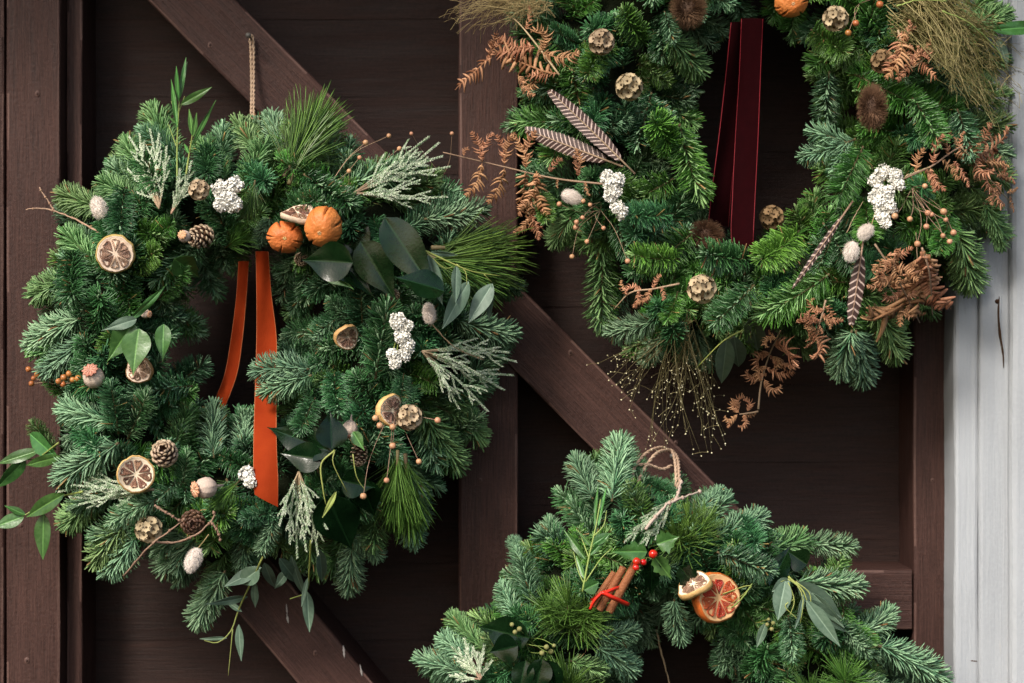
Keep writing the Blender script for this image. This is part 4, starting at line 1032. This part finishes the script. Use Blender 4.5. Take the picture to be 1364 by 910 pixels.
# ------------------------------------------------------------------ first wreath
citrus(W1, 154, 338, 25, 8, 10, 20, 1, mats=('rind', 'pith', 'pale_flesh'), label='pale dried orange slice facing forward at upper left of the wreath', lift=.035)
citrus(W1, 186, 492, 18, -10, 5, 60, 2, mats=('rind', 'pith', 'pale_flesh'), label='small dried orange slice half hidden behind glossy leaves', lift=.02)
citrus(W1, 181, 632, 24, 12, -4, 10, 3, label='dark fleshed dried orange slice below a pine cone', lift=.04)
citrus(W1, 462, 448, 17, 35, 20, 0, 4, mats=('rind', 'pith', 'pale_flesh'), label='yellowish dried orange slice tucked among the needles', lift=.015)
citrus(W1, 520, 547, 21, 52, 0, 0, 5, mats=('rind', 'pith', 'pale_flesh'), label='dried orange slice turned on edge beside a starflower pod', lift=.04)
citrus(W1, 396, 286, 22, 0, -62, 0, 6, mats=('pith', 'pith', 'flesh'), label='dark red slice seen edge on above the whole oranges', lift=.035)
whole_orange(W1, 380, 316, 21, 24, 5, 8, 7, .05, 'rounder whole dried orange with fine slits, above the ribbon')
whole_orange(W1, 431, 302, 27, 24, -8, 25, 8, .05, 'wider whole dried orange over dark leaf')
pine_cone(W1, 262, 317, 16, -25, 15, 1, .03, 'open pine cone beside a beige seed head')
pine_cone(W1, 218, 601, 18, 5, -20, 2, .04, 'pine cone just above the dark orange slice')
pine_cone(W1, 257, 697, 17, 10, 0, 3, .03, 'reddish pine cone behind curved twig', red=True)
pine_cone(W1, 524, 394, 9, 10, 10, 4, .025); pine_cone(W1, 402, 346, 10, 10, 10, 5, .01)
pine_cone(W1, 478, 612, 12, 0, 60, 6, .02)
poppy(W1, 246, 315, 8, (-.2, -.2, 1), .05, 'small beige poppy head in front of the pine cone', 1)
poppy(W1, 125, 503, 14, (-.15, -.7, .85), .035, 'pale poppy head with crown upward', 2)
poppy(W1, 274, 650, 14, (-.9, .1, .75), .04, 'pale poppy head with orange crown to one side', 3)
poppy(W1, 466, 571, 10, (-.1, 1, .3), .04, None, 4); poppy(W1, 194, 418, 6, (1, .1, .5), .035, 'tiny poppy head above the glossy leaves', 5)
poppy(W1, 360, 634, 8, (1, .2, .4), .02, None, 6)
bunny_tail(W1, 132, 278, 12, 16, 250, .045, 'grey white bunny tail at the upper left rim', 1)
bunny_tail(W1, 258, 745, 12, 18, 112, .05, 'white bunny tail hanging below the curved twig', 2, (278, 712))
bunny_tail(W1, 572, 419, 9, 14, 262, .045, 'small bunny tail on a long brown stem', 3)
twigs(W1, 'dry_stem', [[(574, 430), (605, 462), (645, 480)]], .0008, 'brown_stem', lift=.04)
star_pod(W1, 265, 253, 13, 1, .035); star_pod(W1, 198, 705, 17, 2, .03, 'starflower pod beside curved twig'); star_pod(W1, 545, 556, 16, 3, .04)
flowers(W1, [(303, 262, 13), (312, 248, 10), (294, 252, 10), (310, 272, 10), (295, 272, 8)], 1, 'white flower cluster left of the whole oranges', lift=.04)
flowers(W1, [(530, 428, 8), (544, 434, 6), (535, 449, 8), (543, 461, 8), (538, 473, 8), (527, 483, 7), (522, 472, 5)], 2, 'tall white flower cluster right of the centre', lift=.045)
flowers(W1, [(330, 632, 10), (333, 642, 6)], 3, 'small white flower cluster beside the ribbon end', lift=.03)
frosted(W1, (212, 278), [(172, 182), (186, 178), (200, 172), (212, 178), (222, 195), (170, 225)], 1, 'upright frosted cypress spray at the upper left', .04)
frosted(W1, (228, 285), [(255, 215), (262, 238), (250, 245), (240, 225)], 2, 'shorter frosted cypress spray beside the willow stem', .035)
frosted(W1, (470, 258), [(572, 182), (585, 190), (590, 208), (582, 225), (560, 240), (600, 222), (548, 262), (596, 262)], 3, 'frosted cypress spray fanning to the upper right', .045)
frosted(W1, (562, 468), [(688, 482), (684, 500), (672, 520), (650, 548), (612, 545), (600, 520), (678, 470), (640, 500)], 4, 'frosted cypress spray fanning to the lower right', .045)
frosted(W1, (398, 628), [(372, 700), (386, 725), (396, 744), (408, 735), (424, 740), (436, 705), (412, 700)], 5, 'frosted cypress spray hanging right of the ribbon end', .045)
frosted(W1, (205, 652), [(72, 640), (78, 655), (92, 662), (105, 672), (130, 648), (95, 646)], 6, 'frosted cypress spray pointing left below the orange slice', .04)
for a in ((378, 235, 438, 140), (385, 245, 420, 142)): sprig(W1.root, at(W1, a[0], a[1], .01), at(W1, a[2], a[3], .03), 'p', .2, 'long needled pine tuft at the top')
for a in ((560, 345, 690, 352), (575, 330, 700, 330), (570, 340, 672, 385)): sprig(W1.root, at(W1, a[0], a[1], .005), at(W1, a[2], a[3], .015), 'p', .2)
for a in ((530, 600, 528, 700), (540, 605, 548, 712)): sprig(W1.root, at(W1, a[0], a[1], .02), at(W1, a[2], a[3], .02), 'p', .2)
for a in ((320, 640, 275, 680), (340, 240, 330, 300), (300, 330, 340, 300)): sprig(W1.root, at(W1, a[0], a[1], .02), at(W1, a[2], a[3], .03), 'p', .2)
leafy_stem(W1, 'willow_sprig', [(236, 240), (236, 190), (238, 150), (241, 100)], [(238, 135, 235, 88, 8), (240, 130, 247, 76, 7), (242, 118, 249, 82, 6), (240, 140, 282, 116, 12, 10), (236, 170, 228, 100, 7), (236, 165, 222, 155, 4)], 'leaf', 1, .03, 'tall willow stem rising over the top left', side=[[(238, 150), (246, 128)], [(235, 195), (224, 165)], [(236, 160), (228, 135)]])
leafy_stem(W1, 'willow_sprig', [(248, 232), (252, 205), (257, 175)], [(255, 195, 286, 135, 6), (257, 182, 262, 150, 7), (256, 180, 252, 146, 7), (252, 205, 244, 190, 5)], 'leaf', 2, .035, 'short willow stem beside the tall one')
leafy_stem(W1, 'willow_sprig', [(350, 742), (335, 775), (318, 812), (308, 840), (290, 856), (272, 853)], [(302, 850, 266, 852, 6), (318, 832, 320, 882, 12), (345, 758, 316, 780, 26, 0), (352, 750, 366, 786, 16), (330, 795, 276, 806, 12), (340, 775, 338, 812, 12), (348, 756, 300, 782, 20, 30, -.01), (322, 815, 300, 800, 8)], 'eucalyptus', 3, .03, 'willow stem trailing below the wreath', side=[[(310, 838), (304, 900)]])
leafy_stem(W1, 'willow_sprig', [(414, 720), (412, 760), (408, 788), (386, 798)], [(409, 788, 412, 842, 16), (425, 732, 432, 780, 16), (384, 760, 366, 784, 14), (372, 744, 402, 782, 18), (410, 770, 402, 808, 8), (388, 740, 404, 800, 14, 20, -.01)], 'eucalyptus', 4, .035, 'short trailing willow stem right of the long one')
leafy_stem(W1, 'laurel_sprig', [(110, 655), (70, 665), (30, 688)], [(86, 658, 30, 690, 22), (32, 688, -8, 702, 20), (34, 686, 6, 674, 10), (58, 684, 56, 746, 24, 10)], 'leaf', 5, .04, 'bright green leaf sprig reaching left over the door stile')
leafy_stem(W1, 'laurel_sprig', [(78, 590), (50, 610), (30, 612)], [(52, 600, -4, 618, 18), (34, 612, -4, 652, 22), (80, 608, 30, 622, 16), (40, 578, 76, 612, 28, 20, -.01)], 'leaf', 6, .03, 'leaf sprig at the left rim above the bright one')
leafy_stem(W1, 'eucalyptus_sprig', [(566, 334), (600, 350), (630, 362), (668, 368)], [(570, 340, 588, 406, 22, 15), (608, 354, 606, 404, 15), (624, 375, 590, 438, 24, -20), (656, 378, 624, 430, 24, 10), (654, 378, 650, 428, 12), (574, 336, 610, 342, 8)], 'eucalyptus', 7, .055, 'grey green leaf sprig drooping at the right', side=[[(608, 352), (620, 362), (622, 380)], [(645, 366), (655, 376)], [(566, 334), (590, 356), (604, 356)]])
def broad(W, x0, y0, x1, y1, wd, seed, mat='dark_leaf', lift=.045, roll=0, label=None, **k):
    a = at(W, x0, y0, lift); b = at(W, x1, y1, lift + .004); k.setdefault('fold', .18); k.setdefault('bend', .08); k.setdefault('shape', .36); k.setdefault('tip', 1.5)
    return link('broad_leaf', leaf_mesh((b - a).length, wd * S * .93, seed, mat, name='broad_leaf', **k), W.root, loc=a - W.root.location, rot=frame(a, b, roll=R(roll)), label=label)
broad(W1, 470, 350, 398, 346, 52, 1, lift=.088, bend=.1, label='dark broad leaf overlapping the wider whole orange'); broad(W1, 512, 290, 582, 394, 50, 2, lift=.062, fold=.08, bend=-.02, label='largest dark glossy leaf right of the whole oranges')
broad(W1, 480, 322, 528, 402, 50, 3, lift=.034, fold=.08); broad(W1, 430, 325, 500, 395, 44, 4, lift=.022, roll=-20); broad(W1, 592, 388, 526, 366, 44, 5, 'dark_leaf', lift=.074, roll=35)
broad(W1, 490, 300, 440, 345, 40, 14, lift=.012); broad(W1, 430, 350, 470, 385, 30, 15, 'leaf', lift=.03)
broad(W1, 178, 430, 143, 482, 34, 6, 'leaf', lift=.045, roll=-15, label='shiny leaf hanging left of the slice'); broad(W1, 185, 438, 176, 500, 38, 7, 'leaf', lift=.05); broad(W1, 218, 432, 216, 482, 22, 8, 'leaf', lift=.045); broad(W1, 182, 425, 135, 440, 16, 9, 'eucalyptus', lift=.05); broad(W1, 176, 424, 224, 380, 12, 10, 'leaf', lift=.04, roll=30)
broad(W1, 232, 345, 268, 372, 34, 11, 'leaf', lift=.02)
broad(W1, 442, 602, 350, 568, 46, 12, lift=.055, label='long shiny leaf crossing the ribbon edge'); broad(W1, 442, 598, 440, 545, 42, 13, lift=.06, roll=20); broad(W1, 430, 612, 372, 604, 40, 16, lift=.05); broad(W1, 436, 660, 470, 738, 62, 17, lift=.05, label='big veined leaf at the lower right'); broad(W1, 455, 640, 500, 650, 40, 18, lift=.03); broad(W1, 470, 575, 485, 600, 16, 19, 'leaf', lift=.045)
broad(W1, 392, 650, 428, 700, 40, 21, lift=.015); broad(W1, 480, 640, 500, 690, 42, 22, lift=.025)
leafy_stem(W1, 'willow_sprig', [(446, 600), (428, 618), (430, 650), (434, 672)], [(448, 655, 430, 690, 7)], 'green_stem', 8, .06, None, side=[[(446, 600), (444, 618), (462, 655)], [(470, 605), (475, 635), (488, 655)]])
berries(W1, 'berry_sprig', (440, 245), [(487, 190), (518, 181), (532, 198), (479, 210), (465, 228)], 4, 'berry', 1, .03, 'tan berries on fine stems at the top right')
berries(W1, 'berry_sprig', (524, 540), [(500, 557), (506, 567), (523, 569), (523, 594), (583, 560), (558, 615), (515, 640), (484, 661)], 4.5, 'berry', 2, .055, 'tan berries dangling below the slice on edge')
berries(W1, 'berry_sprig', (110, 505), [(38, 492), (45, 504), (42, 511), (50, 499), (78, 508), (85, 503), (84, 512), (97, 506), (104, 504), (92, 498)], 4.5, 'orange_berry', 3, .03, 'orange berries at the left rim')
berries(W1, 'berry_sprig', (590, 235), [(602, 178), (548, 178)], 3.5, 'berry', 14, .03)
twigs(W1, 'dry_twig', [[(135, 312), (112, 298), (86, 286), (60, 278), (34, 279)], [(74, 283), (64, 268), (52, 250)]], .0010, 'brown_stem', 'bare forked twig poking out at the upper left', .02)
twigs(W1, 'dry_twig', [[(165, 768), (195, 732), (222, 710), (245, 692)], [(205, 722), (235, 722), (265, 710), (284, 690), (284, 680)], [(280, 694), (290, 708), (294, 722)], [(205, 673), (225, 685), (242, 695)]], .0012, 'brown_stem', 'curved twig looped round the reddish cone', .05)
ribbon(W1, 'velvet_ribbon', [(318, 331, 348, .08, .085), (315, 328, 395, .075, .08), (308, 323, 450, .06, .066), (299, 315, 500, .045, .055), (280, 297, 548, .035, .04)], 'velvet', 'velvet_edge', 'shorter orange velvet ribbon tail hanging inside the ring')
ribbon(W1, 'velvet_ribbon', [(341, 357, 335, .12, .12), (342, 361, 390, .10, .10), (342, 368, 450, .085, .087), (340, 368, 520, .095, .097), (338, 368, 590, .135, .14), (338, 370, 640, .155, .155)], 'velvet', 'velvet_edge', 'longer orange velvet ribbon tail with an angled cut end', cut=1)
top = P(335, 47, .012)
twine(W1, 'twine_hanger', [P(338, 175, .05), P(338, 120, .022), P(338, 70, .010), P(337, 52, .010), top, P(333, 52, .010), P(334, 70, .010), P(335, 120, .022), P(334, 175, .05)], 'straight doubled jute twine over a nail', .0013)

# ------------------------------------------------------------------ second wreath
for x, y, r_, s_, lb in ((801, 56, 16, 1, 'starflower pod, upper of the two on the left'), (838, 116, 17, 2, 'starflower pod, lower of the two on the left'), (935, 385, 18, 3, 'starflower pod below the ribbon'), (1113, 25, 16, 4, 'starflower pod near the whole orange'), (1028, 290, 16, 5, None), (1176, 82, 15, 6, None)):
    star_pod(W2, x, y, r_, s_ + 10, .035, lb, mat='brown_pod' if s_ > 4 else 'pod')
thistle(W2, 1162, 143, 23, 35, 1, .045, 'tall brown bristly thistle head right of the ring opening', -10, 0); thistle(W2, 917, 12, 28, 30, 2, .035, 'dark round thistle head at the top left of the opening'); thistle(W2, 940, 312, 28, 22, 3, .03, 'brown thistle head where the ribbon tails end')
whole_orange(W2, 1054, 2, 22, 21, 0, 20, 9, .05, 'whole dried orange above the red ribbon')
feather(W2, 846, 232, 733, 118, 24, 1, 'broad barred feather slanting up left', .055, 12, .05, 6.2)
feather(W2, 830, 222, 697, 172, 25, 2, 'barred feather lying lower than the broad one', .045, -12, .04, 6.6)
feather(W2, 1136, 268, 1056, 384, 9, 3, 'thin barred quill crossing the needles', .045, 0, 0, 9); feather(W2, 1150, 320, 1134, 432, 20, 4, 'barred feather hanging below the bunny tails', .045, 10, .02, 9)
P1 = []
line = [(812, 246), (740, 238), (670, 222), (590, 203)]
for x, y0, y1, k in ((640, 214, 172, 1), (672, 220, 172, 2), (700, 225, 170, 2), (732, 230, 205, 1), (770, 235, 205, 1), (618, 208, 196, 3)): P1.append((x, y0, x + rnd.uniform(-6, 10), y1, k))
for x, y0, y1, k in ((642, 218, 268, 2), (672, 224, 278, 2), (715, 228, 290, 2), (744, 238, 250, 1), (700, 230, 292, 1), (780, 242, 262, 1)): P1.append((x, y0, x + rnd.uniform(-16, -2), y1, k))
fern(W2, line, P1, 1, 'long bronze bracken frond reaching left with curled leaflets up and down', .045)
fern(W2, [(745, 100), (715, 60), (690, 30), (672, 18)], [(735, 98, 655, 75, 0), (655, 75, 603, 117, 0), (652, 80, 660, 40, 0), (712, 64, 660, 66, 0), (722, 70, 765, 95, 1), (700, 40, 715, 10, 1), (720, 70, 738, 40, 3), (690, 100, 700, 130, 3), (742, 98, 700, 98, 0)], 2, 'bracken frond curling over the top left edge', .04)
fern(W2, [(712, 240), (700, 270), (712, 300)], [(706, 262, 690, 285, 1), (705, 285, 722, 318, 0), (700, 270, 730, 262, 1), (708, 290, 690, 318, 2)], 12, None, .03)
fern(W2, [(905, 378), (870, 385), (840, 390), (818, 412)], [(870, 385, 872, 362, 1), (880, 382, 892, 398, 1), (855, 388, 838, 372, 3), (850, 388, 850, 412, 2), (865, 386, 862, 405, 2), (838, 392, 818, 378, 1)], 3, 'small bracken frond on the lower left', .04)
rg = random.Random(4)
fern(W2, [(1196, 40), (1205, 70), (1215, 90), (1238, 72)], [(1205, 42, 1200, 110, 2), (1205, 55, 1222, 30, 1), (1215, 60, 1214, 108, 2), (1218, 70, 1252, 106, 0), (1222, 72, 1248, 60, 1), (1203, 50, 1192, 80, 1), (1212, 88, 1226, 60, 3)], 4, 'bracken clump at the upper right', .045)
fern(W2, [(1200, 240), (1240, 222), (1290, 195), (1335, 240)], auto_pins([(1215, 235), (1260, 210), (1290, 195)], 46, 8, rg) + auto_pins([(1290, 195), (1320, 225), (1345, 262)], 36, 7, rg) + [(1240, 225, 1250, 260, 2), (1270, 215, 1300, 240, 1), (1300, 210, 1345, 195, 1)], 5, 'bracken frond spread along the right side', .045)
fern(W2, [(1165, 325), (1185, 355), (1205, 390), (1225, 430)], auto_pins([(1180, 335), (1195, 370), (1215, 410)], 44, 8, rg) + [(1230, 335, 1240, 415, 2), (1200, 330, 1180, 375, 1), (1190, 345, 1160, 350, 1), (1210, 410, 1190, 432, 2)], 6, 'dense bracken clump low on the right', .05)
fern(W2, [(1228, 330), (1238, 365), (1242, 420)], [(1230, 335, 1240, 424, 3), (1236, 350, 1226, 420, 2), (1238, 340, 1250, 400, 3)], 7, None, .055)
fern(W2, [(1010, 545), (1014, 510), (1024, 475), (1040, 440)], [(1018, 500, 995, 515, 3), (1020, 490, 1058, 508, 2), (1030, 480, 1055, 500, 1), (1018, 505, 1026, 530, 3), (1026, 470, 1000, 475, 3), (1030, 460, 1050, 455, 3), (1035, 450, 1012, 448, 3), (1028, 475, 1045, 480, 3), (1022, 488, 1000, 495, 3)], 8, 'curled bracken frond hanging at the bottom', .035)
fern(W2, [(1010, 548), (1000, 550), (985, 552)], [(985, 550, 968, 540, 3), (990, 552, 1000, 570, 3), (982, 552, 972, 568, 3), (995, 548, 1005, 536, 3), (985, 545, 978, 530, 3), (990, 552, 1008, 558, 1)], 9, 'small curled bracken tip below the hanging frond', .03)
fern(W2, [(1100, 400), (1092, 430), (1080, 460)], auto_pins([(1100, 405), (1092, 430), (1082, 455)], 26, 8, rg, (1, 3)) + [(1060, 430, 1085, 415, 1), (1075, 440, 1115, 460, 3)], 10, 'bracken tuft between the curled frond and the hanging feather', .04)
flowers(W2, [(815, 245, 9), (808, 236, 8), (822, 240, 8), (820, 256, 8), (812, 262, 7), (822, 276, 8), (828, 283, 6)], 11, 'white flower cluster at the end of the long bracken frond', lift=.05)
flowers(W2, [(1180, 258, 9), (1166, 240, 8), (1178, 230, 8), (1192, 234, 8), (1196, 246, 7), (1170, 254, 7), (1174, 272, 9), (1186, 276, 8), (1175, 288, 8), (1180, 297, 6), (1165, 264, 6)], 12, 'white flower cluster on the right of the ring opening', lift=.05)
bunny_tail(W2, 1134, 334, 11, 14, 100, .055, 'lower of two bunny tails on the right', 11); bunny_tail(W2, 1154, 308, 10, 12, 130, .055, 'upper of two bunny tails on the right', 12, (1170, 262)); bunny_tail(W2, 760, 262, 10, 14, 20, .045, 'pale bunny tail under the long bracken frond', 13)
berries(W2, 'berry_sprig', (800, 280), [(745, 272), (777, 268), (786, 273), (768, 296), (767, 303), (804, 304), (782, 322), (762, 342), (776, 290), (836, 348)], 4, 'berry', 4, .05, 'tan berries scattered below the long bracken frond')
berries(W2, 'berry_sprig', (1215, 250), [(1232, 248), (1212, 292), (1236, 284), (1241, 286), (1260, 293), (1234, 302), (1256, 314), (1270, 310), (1265, 322), (1222, 325), (1192, 288), (1257, 282)], 4.5, 'berry', 5, .05, 'tan berries on the lower right')
berries(W2, 'berry_sprig', (1145, 5), [(1140, 31), (1130, 44), (1172, 6)], 5, 'orange_berry', 6, .05, 'orange berries near the top')
ribbon(W2, 'velvet_ribbon', [(974, 992, 30, .10, .09), (967, 988, 100, .09, .075), (958, 982, 180, .088, .07), (949, 974, 250, .092, .075), (943, 970, 302, .098, .08)], 'red_velvet', 'red_edge', 'dark red velvet ribbon tail slanting left')
ribbon(W2, 'velvet_ribbon', [(988, 1016, 25, .098, .11), (985, 1013, 100, .088, .10), (980, 1010, 180, .083, .097), (976, 1006, 260, .09, .10), (975, 1003, 320, .10, .11), (990, 1001, 346, .108, .112)], 'red_velvet', 'red_edge', 'straighter dark red velvet ribbon tail with bright edge')
leafy_stem(W2, 'eucalyptus_sprig', [(990, 440), (970, 450), (955, 462), (928, 490)], [(968, 450, 962, 516, 26, 0), (978, 448, 984, 496, 28, 20, -.008), (1000, 425, 1010, 470, 30, 20, -.02)], 'eucalyptus', 21, .035, 'eucalyptus leaves hanging at the bottom')
grass_mass(W2, 'panic_grass', (905, 430), [(790, 478), (800, 520), (845, 560), (870, 595), (900, 590), (940, 605), (965, 590), (975, 540)], 64, 5, 'panic', .00034, 'fine seeded grass spray drooping below', .02, None, .9, 'seed', .012, 4)
grass_mass(W2, 'dry_grass_tuft', (712, -6), [(600, 10), (615, 30), (660, 36), (720, 24)], 130, 6, 'grass', .0004, 'tan grass tuft at the top left', .045, None, 1.2, None, .02, 3)
grass_mass(W2, 'olive_grass_tuft', (1215, 10), [(1300, 5), (1345, 60), (1352, 120), (1320, 165), (1270, 120)], 230, 7, 'olive_straw', .00060, 'olive grass tuft brushing the white post', .05, None, 1.6, None, .016, 5)
broad(W2, 1322, 40, 1400, 34, 20, 31, 'leaf', lift=.05, shape=.45, label='green leaf blade reaching over the white post'); broad(W2, 1330, 52, 1345, 95, 14, 32, 'eucalyptus', lift=.04)
twigs(W2, 'dry_stem', [[(1280, 195), (1310, 230), (1345, 268)], [(1205, 235), (1240, 222)], [(1180, 375), (1195, 400)]], .0008, 'brown_stem', lift=.05, buds=False)
twigs(W2, 'grass_stem', [[(1255, 15), (1290, 30), (1325, 62), (1338, 85)], [(1195, 8), (1225, 0), (1262, 2)]], .0008, 'green_stem', lift=.07, buds=False)
twigs(W2, 'dry_twig', [[(1128, 310), (1140, 285), (1150, 268)], [(1220, 310), (1222, 350), (1220, 390)]], .0006, 'brown_stem', lift=.04, buds=False)
twine(W2, 'twine_hanger', [P(1011, -60, .05), P(1010, -110, .02), P(1009, -165, -.02), P(1008, -176, -.022), P(1006, -165, -.02), P(1005, -110, .02), P(1004, -60, .05)], 'jute twine over a nail')

# ------------------------------------------------------------------ third wreath
for a in ((760, 835, 752, 775), (748, 840, 712, 790), (768, 842, 795, 795)): sprig(W3.root, at(W3, a[0], a[1], .005), at(W3, a[2], a[3], .035), 'h', .2, 'bright rounded pine tuft')
for a in ((920, 730, 912, 668), (928, 730, 945, 672), (915, 735, 888, 690), (1130, 930, 1118, 878), (1090, 935, 1060, 910), (765, 935, 745, 888)): sprig(W3.root, at(W3, a[0], a[1], .005), at(W3, a[2], a[3], .035), 'h', .2)
leafy_stem(W3, 'willow_sprig', [(776, 788), (784, 745), (794, 700), (800, 665)], [(797, 700, 806, 648, 6), (792, 700, 795, 645, 5), (780, 745, 752, 706, 11), (785, 740, 812, 712, 8), (790, 725, 814, 710, 14), (778, 770, 766, 740, 8), (778, 786, 798, 776, 20, 0), (788, 728, 770, 708, 6)], 'leaf', 31, .055, 'upright narrow leaved willow stem', side=[[(780, 775), (800, 745), (815, 730)], [(785, 745), (776, 720), (770, 706)], [(778, 778), (770, 760), (764, 735)], [(790, 715), (804, 700), (808, 680)]])
berries(W3, 'holly_berries', (862, 742), [(848, 748), (857, 749), (847, 756), (870, 738)], 6, 'red_berry', 7, .06, 'bright red holly berries beside the cinnamon sticks', stem='green_stem')
for a in ((862, 735, 815, 735, 24, 1), (868, 745, 868, 795, 26, 2), (872, 742, 895, 772, 22, 3), (905, 755, 935, 790, 26, 4), (875, 725, 905, 715, 28, 5)):
    broad(W3, a[0], a[1], a[2], a[3], a[4], 40 + a[5], 'dark_leaf' if a[5] in (2, 4) else 'leaf', lift=.05, spiny=4, label='spiny holly leaf' if a[5] == 1 else None, bend=.0, wave=.05)
def cinnamon(W, x0, y0, x1, y1, r, seed, lift, label=None):
    a = at(W, x0, y0, lift); b = at(W, x1, y1, lift); L = (b - a).length; mb = MB(); rows = []
    n = 26; sec = []
    for i in range(n):
        t = i / (n - 1); an = t * 9.0 - 1; rr = r * (1 - .42 * t) ; sec.append((math.cos(an) * rr + (r * .12), math.sin(an) * rr))
    outer = sec; inner = [(x * .88, y * .88) for x, y in sec][::-1]; loop = outer + inner
    for i in range(9):
        t = i / 8; k = 1 + .05 * noise.noise(Vector((t * 6, seed, 0))); rows.append([(t * L, y * k, z * k) for y, z in loop])
    mb.grid(rows, 0, .5, True)
    return link('cinnamon_stick', mb.mesh('cinnamon_stick', ['cinnamon']), W.root, loc=a - W.root.location, rot=frame(a, b, roll=seed), label=label)
cinnamon(W3, 812, 815, 847, 752, .0046, 1, .044, 'rightmost of the three cinnamon sticks'); cinnamon(W3, 798, 812, 830, 755, .0043, 2, .040); cinnamon(W3, 788, 806, 818, 762, .0040, 3, .036)
def band(W, name, pts, wd, mat, label):
    c0 = pts[0]; cp = curve(pts, 12); rows = []
    for i, p in enumerate(cp):
        t = (cp[min(i + 1, len(cp) - 1)] - cp[max(0, i - 1)]).normalized(); s_ = t.cross(VIEW).normalized() * wd / 2; rows.append([p + s_ - c0, p - c0 + VIEW * .0006, p - s_ - c0, p - c0 - VIEW * .0006])
    mb = MB(); mb.grid(rows, 0, .5, True, True, True); return link(name, mb.mesh(name, [mat]), W.root, loc=c0 - W.root.location, label=label)
band(W3, 'red_ribbon', [at(W3, 788, 800, .040), at(W3, 800, 792, .055), at(W3, 815, 786, .056), at(W3, 826, 782, .045)], .0035, 'red_satin', 'narrow red ribbon tied round the cinnamon sticks')
band(W3, 'red_ribbon', [at(W3, 802, 789, .057), at(W3, 818, 797, .060), at(W3, 838, 806, .056)], .0045, 'red_satin', None); band(W3, 'red_ribbon', [at(W3, 802, 789, .057), at(W3, 792, 800, .055), at(W3, 786, 812, .050)], .003, 'red_satin', None)
citrus(W3, 955, 796, 33, 28, -8, 15, 21, 'blood_orange_half', ('red_rind', 'red_pith', 'red_flesh'), .005, 10, .05, 'deep red blood orange half with an orange rind', dome=True)
citrus(W3, 925, 781, 23, -48, -52, 0, 22, lift=.062, th=.006, mats=('rind', 'pith', 'pale_flesh'), label='curled yellow dried slice against the blood orange')
frosted(W3, (898, 664), [(832, 722), (845, 705), (860, 700), (850, 728), (872, 690)], 11, 'frosted cypress twig beneath the twine loop', .045, 5); frosted(W3, (640, 905), [(602, 862), (618, 850), (630, 862), (645, 860), (655, 880), (610, 880), (600, 900)], 12, 'frosted cypress spray at the lower left', .035)
twigs(W3, 'lichen_twig', [[(860, 705), (885, 675), (905, 665), (932, 655)], [(900, 668), (908, 640)]], .0016, 'poppy', 'pale grey twig under the twine loop', .05)
leafy_stem(W3, 'eucalyptus_sprig', [(1050, 768), (1068, 785), (1075, 800)], [(1062, 775, 1122, 824, 28, 10), (1074, 800, 1120, 862, 20, 0), (1076, 798, 1128, 846, 22, 20, -.01), (1046, 774, 1036, 826, 24, 10), (1052, 772, 1028, 788, 18), (1070, 792, 1062, 838, 8), (1020, 830, 1008, 862, 12, 0, -.02), (1082, 790, 1125, 835, 16, 30, -.005)], 'eucalyptus', 32, .06, 'pale eucalyptus leaves fanning at the right', side=[[(1046, 770), (1062, 780), (1070, 800), (1066, 830)], [(1050, 776), (1058, 800), (1052, 820)], [(1060, 775), (1078, 790), (1080, 812)], [(1052, 770), (1040, 775)], [(1058, 798), (1046, 808), (1064, 826)]])
broad(W3, 1025, 780, 1058, 722, 30, 41, lift=.045, label='upright dark leaf behind the eucalyptus'); broad(W3, 1075, 752, 1050, 735, 34, 42, lift=.04)
berries(W3, 'ivy_berries', (700, 850), [(682, 832), (686, 842), (692, 838), (728, 862), (734, 868), (722, 870), (738, 860)], 3.5, 'green_grass', 8, .05, 'dull green ivy berries at the lower left', stem='green_stem'); berries(W3, 'ivy_berries', (1012, 845), [(1022, 832), (1028, 838), (1024, 825), (1030, 830)], 3, 'green_grass', 9, .04, None, stem='green_stem')
for a in ((705, 850, 632, 835, 48, 1), (722, 878, 712, 930, 34, 2), (725, 880, 745, 935, 36, 3), (700, 880, 690, 930, 30, 4), (690, 860, 650, 870, 40, 5), (860, 790, 825, 780, 20, 6)): broad(W3, *a[:5], 50 + a[5], 'dark_leaf', lift=.04 if a[5] < 6 else .01)
twigs(W3, 'dry_stem', [[(874, 838), (882, 872), (893, 915), (905, 960)]], .0012, 'brown_stem', 'bare stem hanging inside the ring', d=.03, buds=False); twigs(W3, 'dry_stem', [[(938, 800), (1000, 780), (968, 810)]], .0006, 'green_stem', lift=.05, buds=False)
twigs(W3, 'dry_stem', [[(975, 810), (990, 795), (1002, 778)]], .0009, 'green_stem', lift=.06, buds=False)
twine(W3, 'twine_loop', [P(900, 662, .07), P(901, 640, .075), P(899, 612, .04), P(893, 600, .018), P(875, 604, .05), P(860, 622, .07), P(850, 642, .085)], 'knotted jute twine loop', .0018)
twine(W3, 'twine_loop', [P(904, 660, .07), P(905, 640, .075), P(903, 612, .04), P(897, 602, .014), P(893, 601, .014), P(880, 596, .035), P(862, 603, .055), P(846, 622, .075), P(842, 645, .085)], None, .0016)
twine(W3, 'twine_loop', [P(840, 620, .08), P(862, 619, .068), P(882, 625, .055), P(895, 620, .045)], None, .0016)
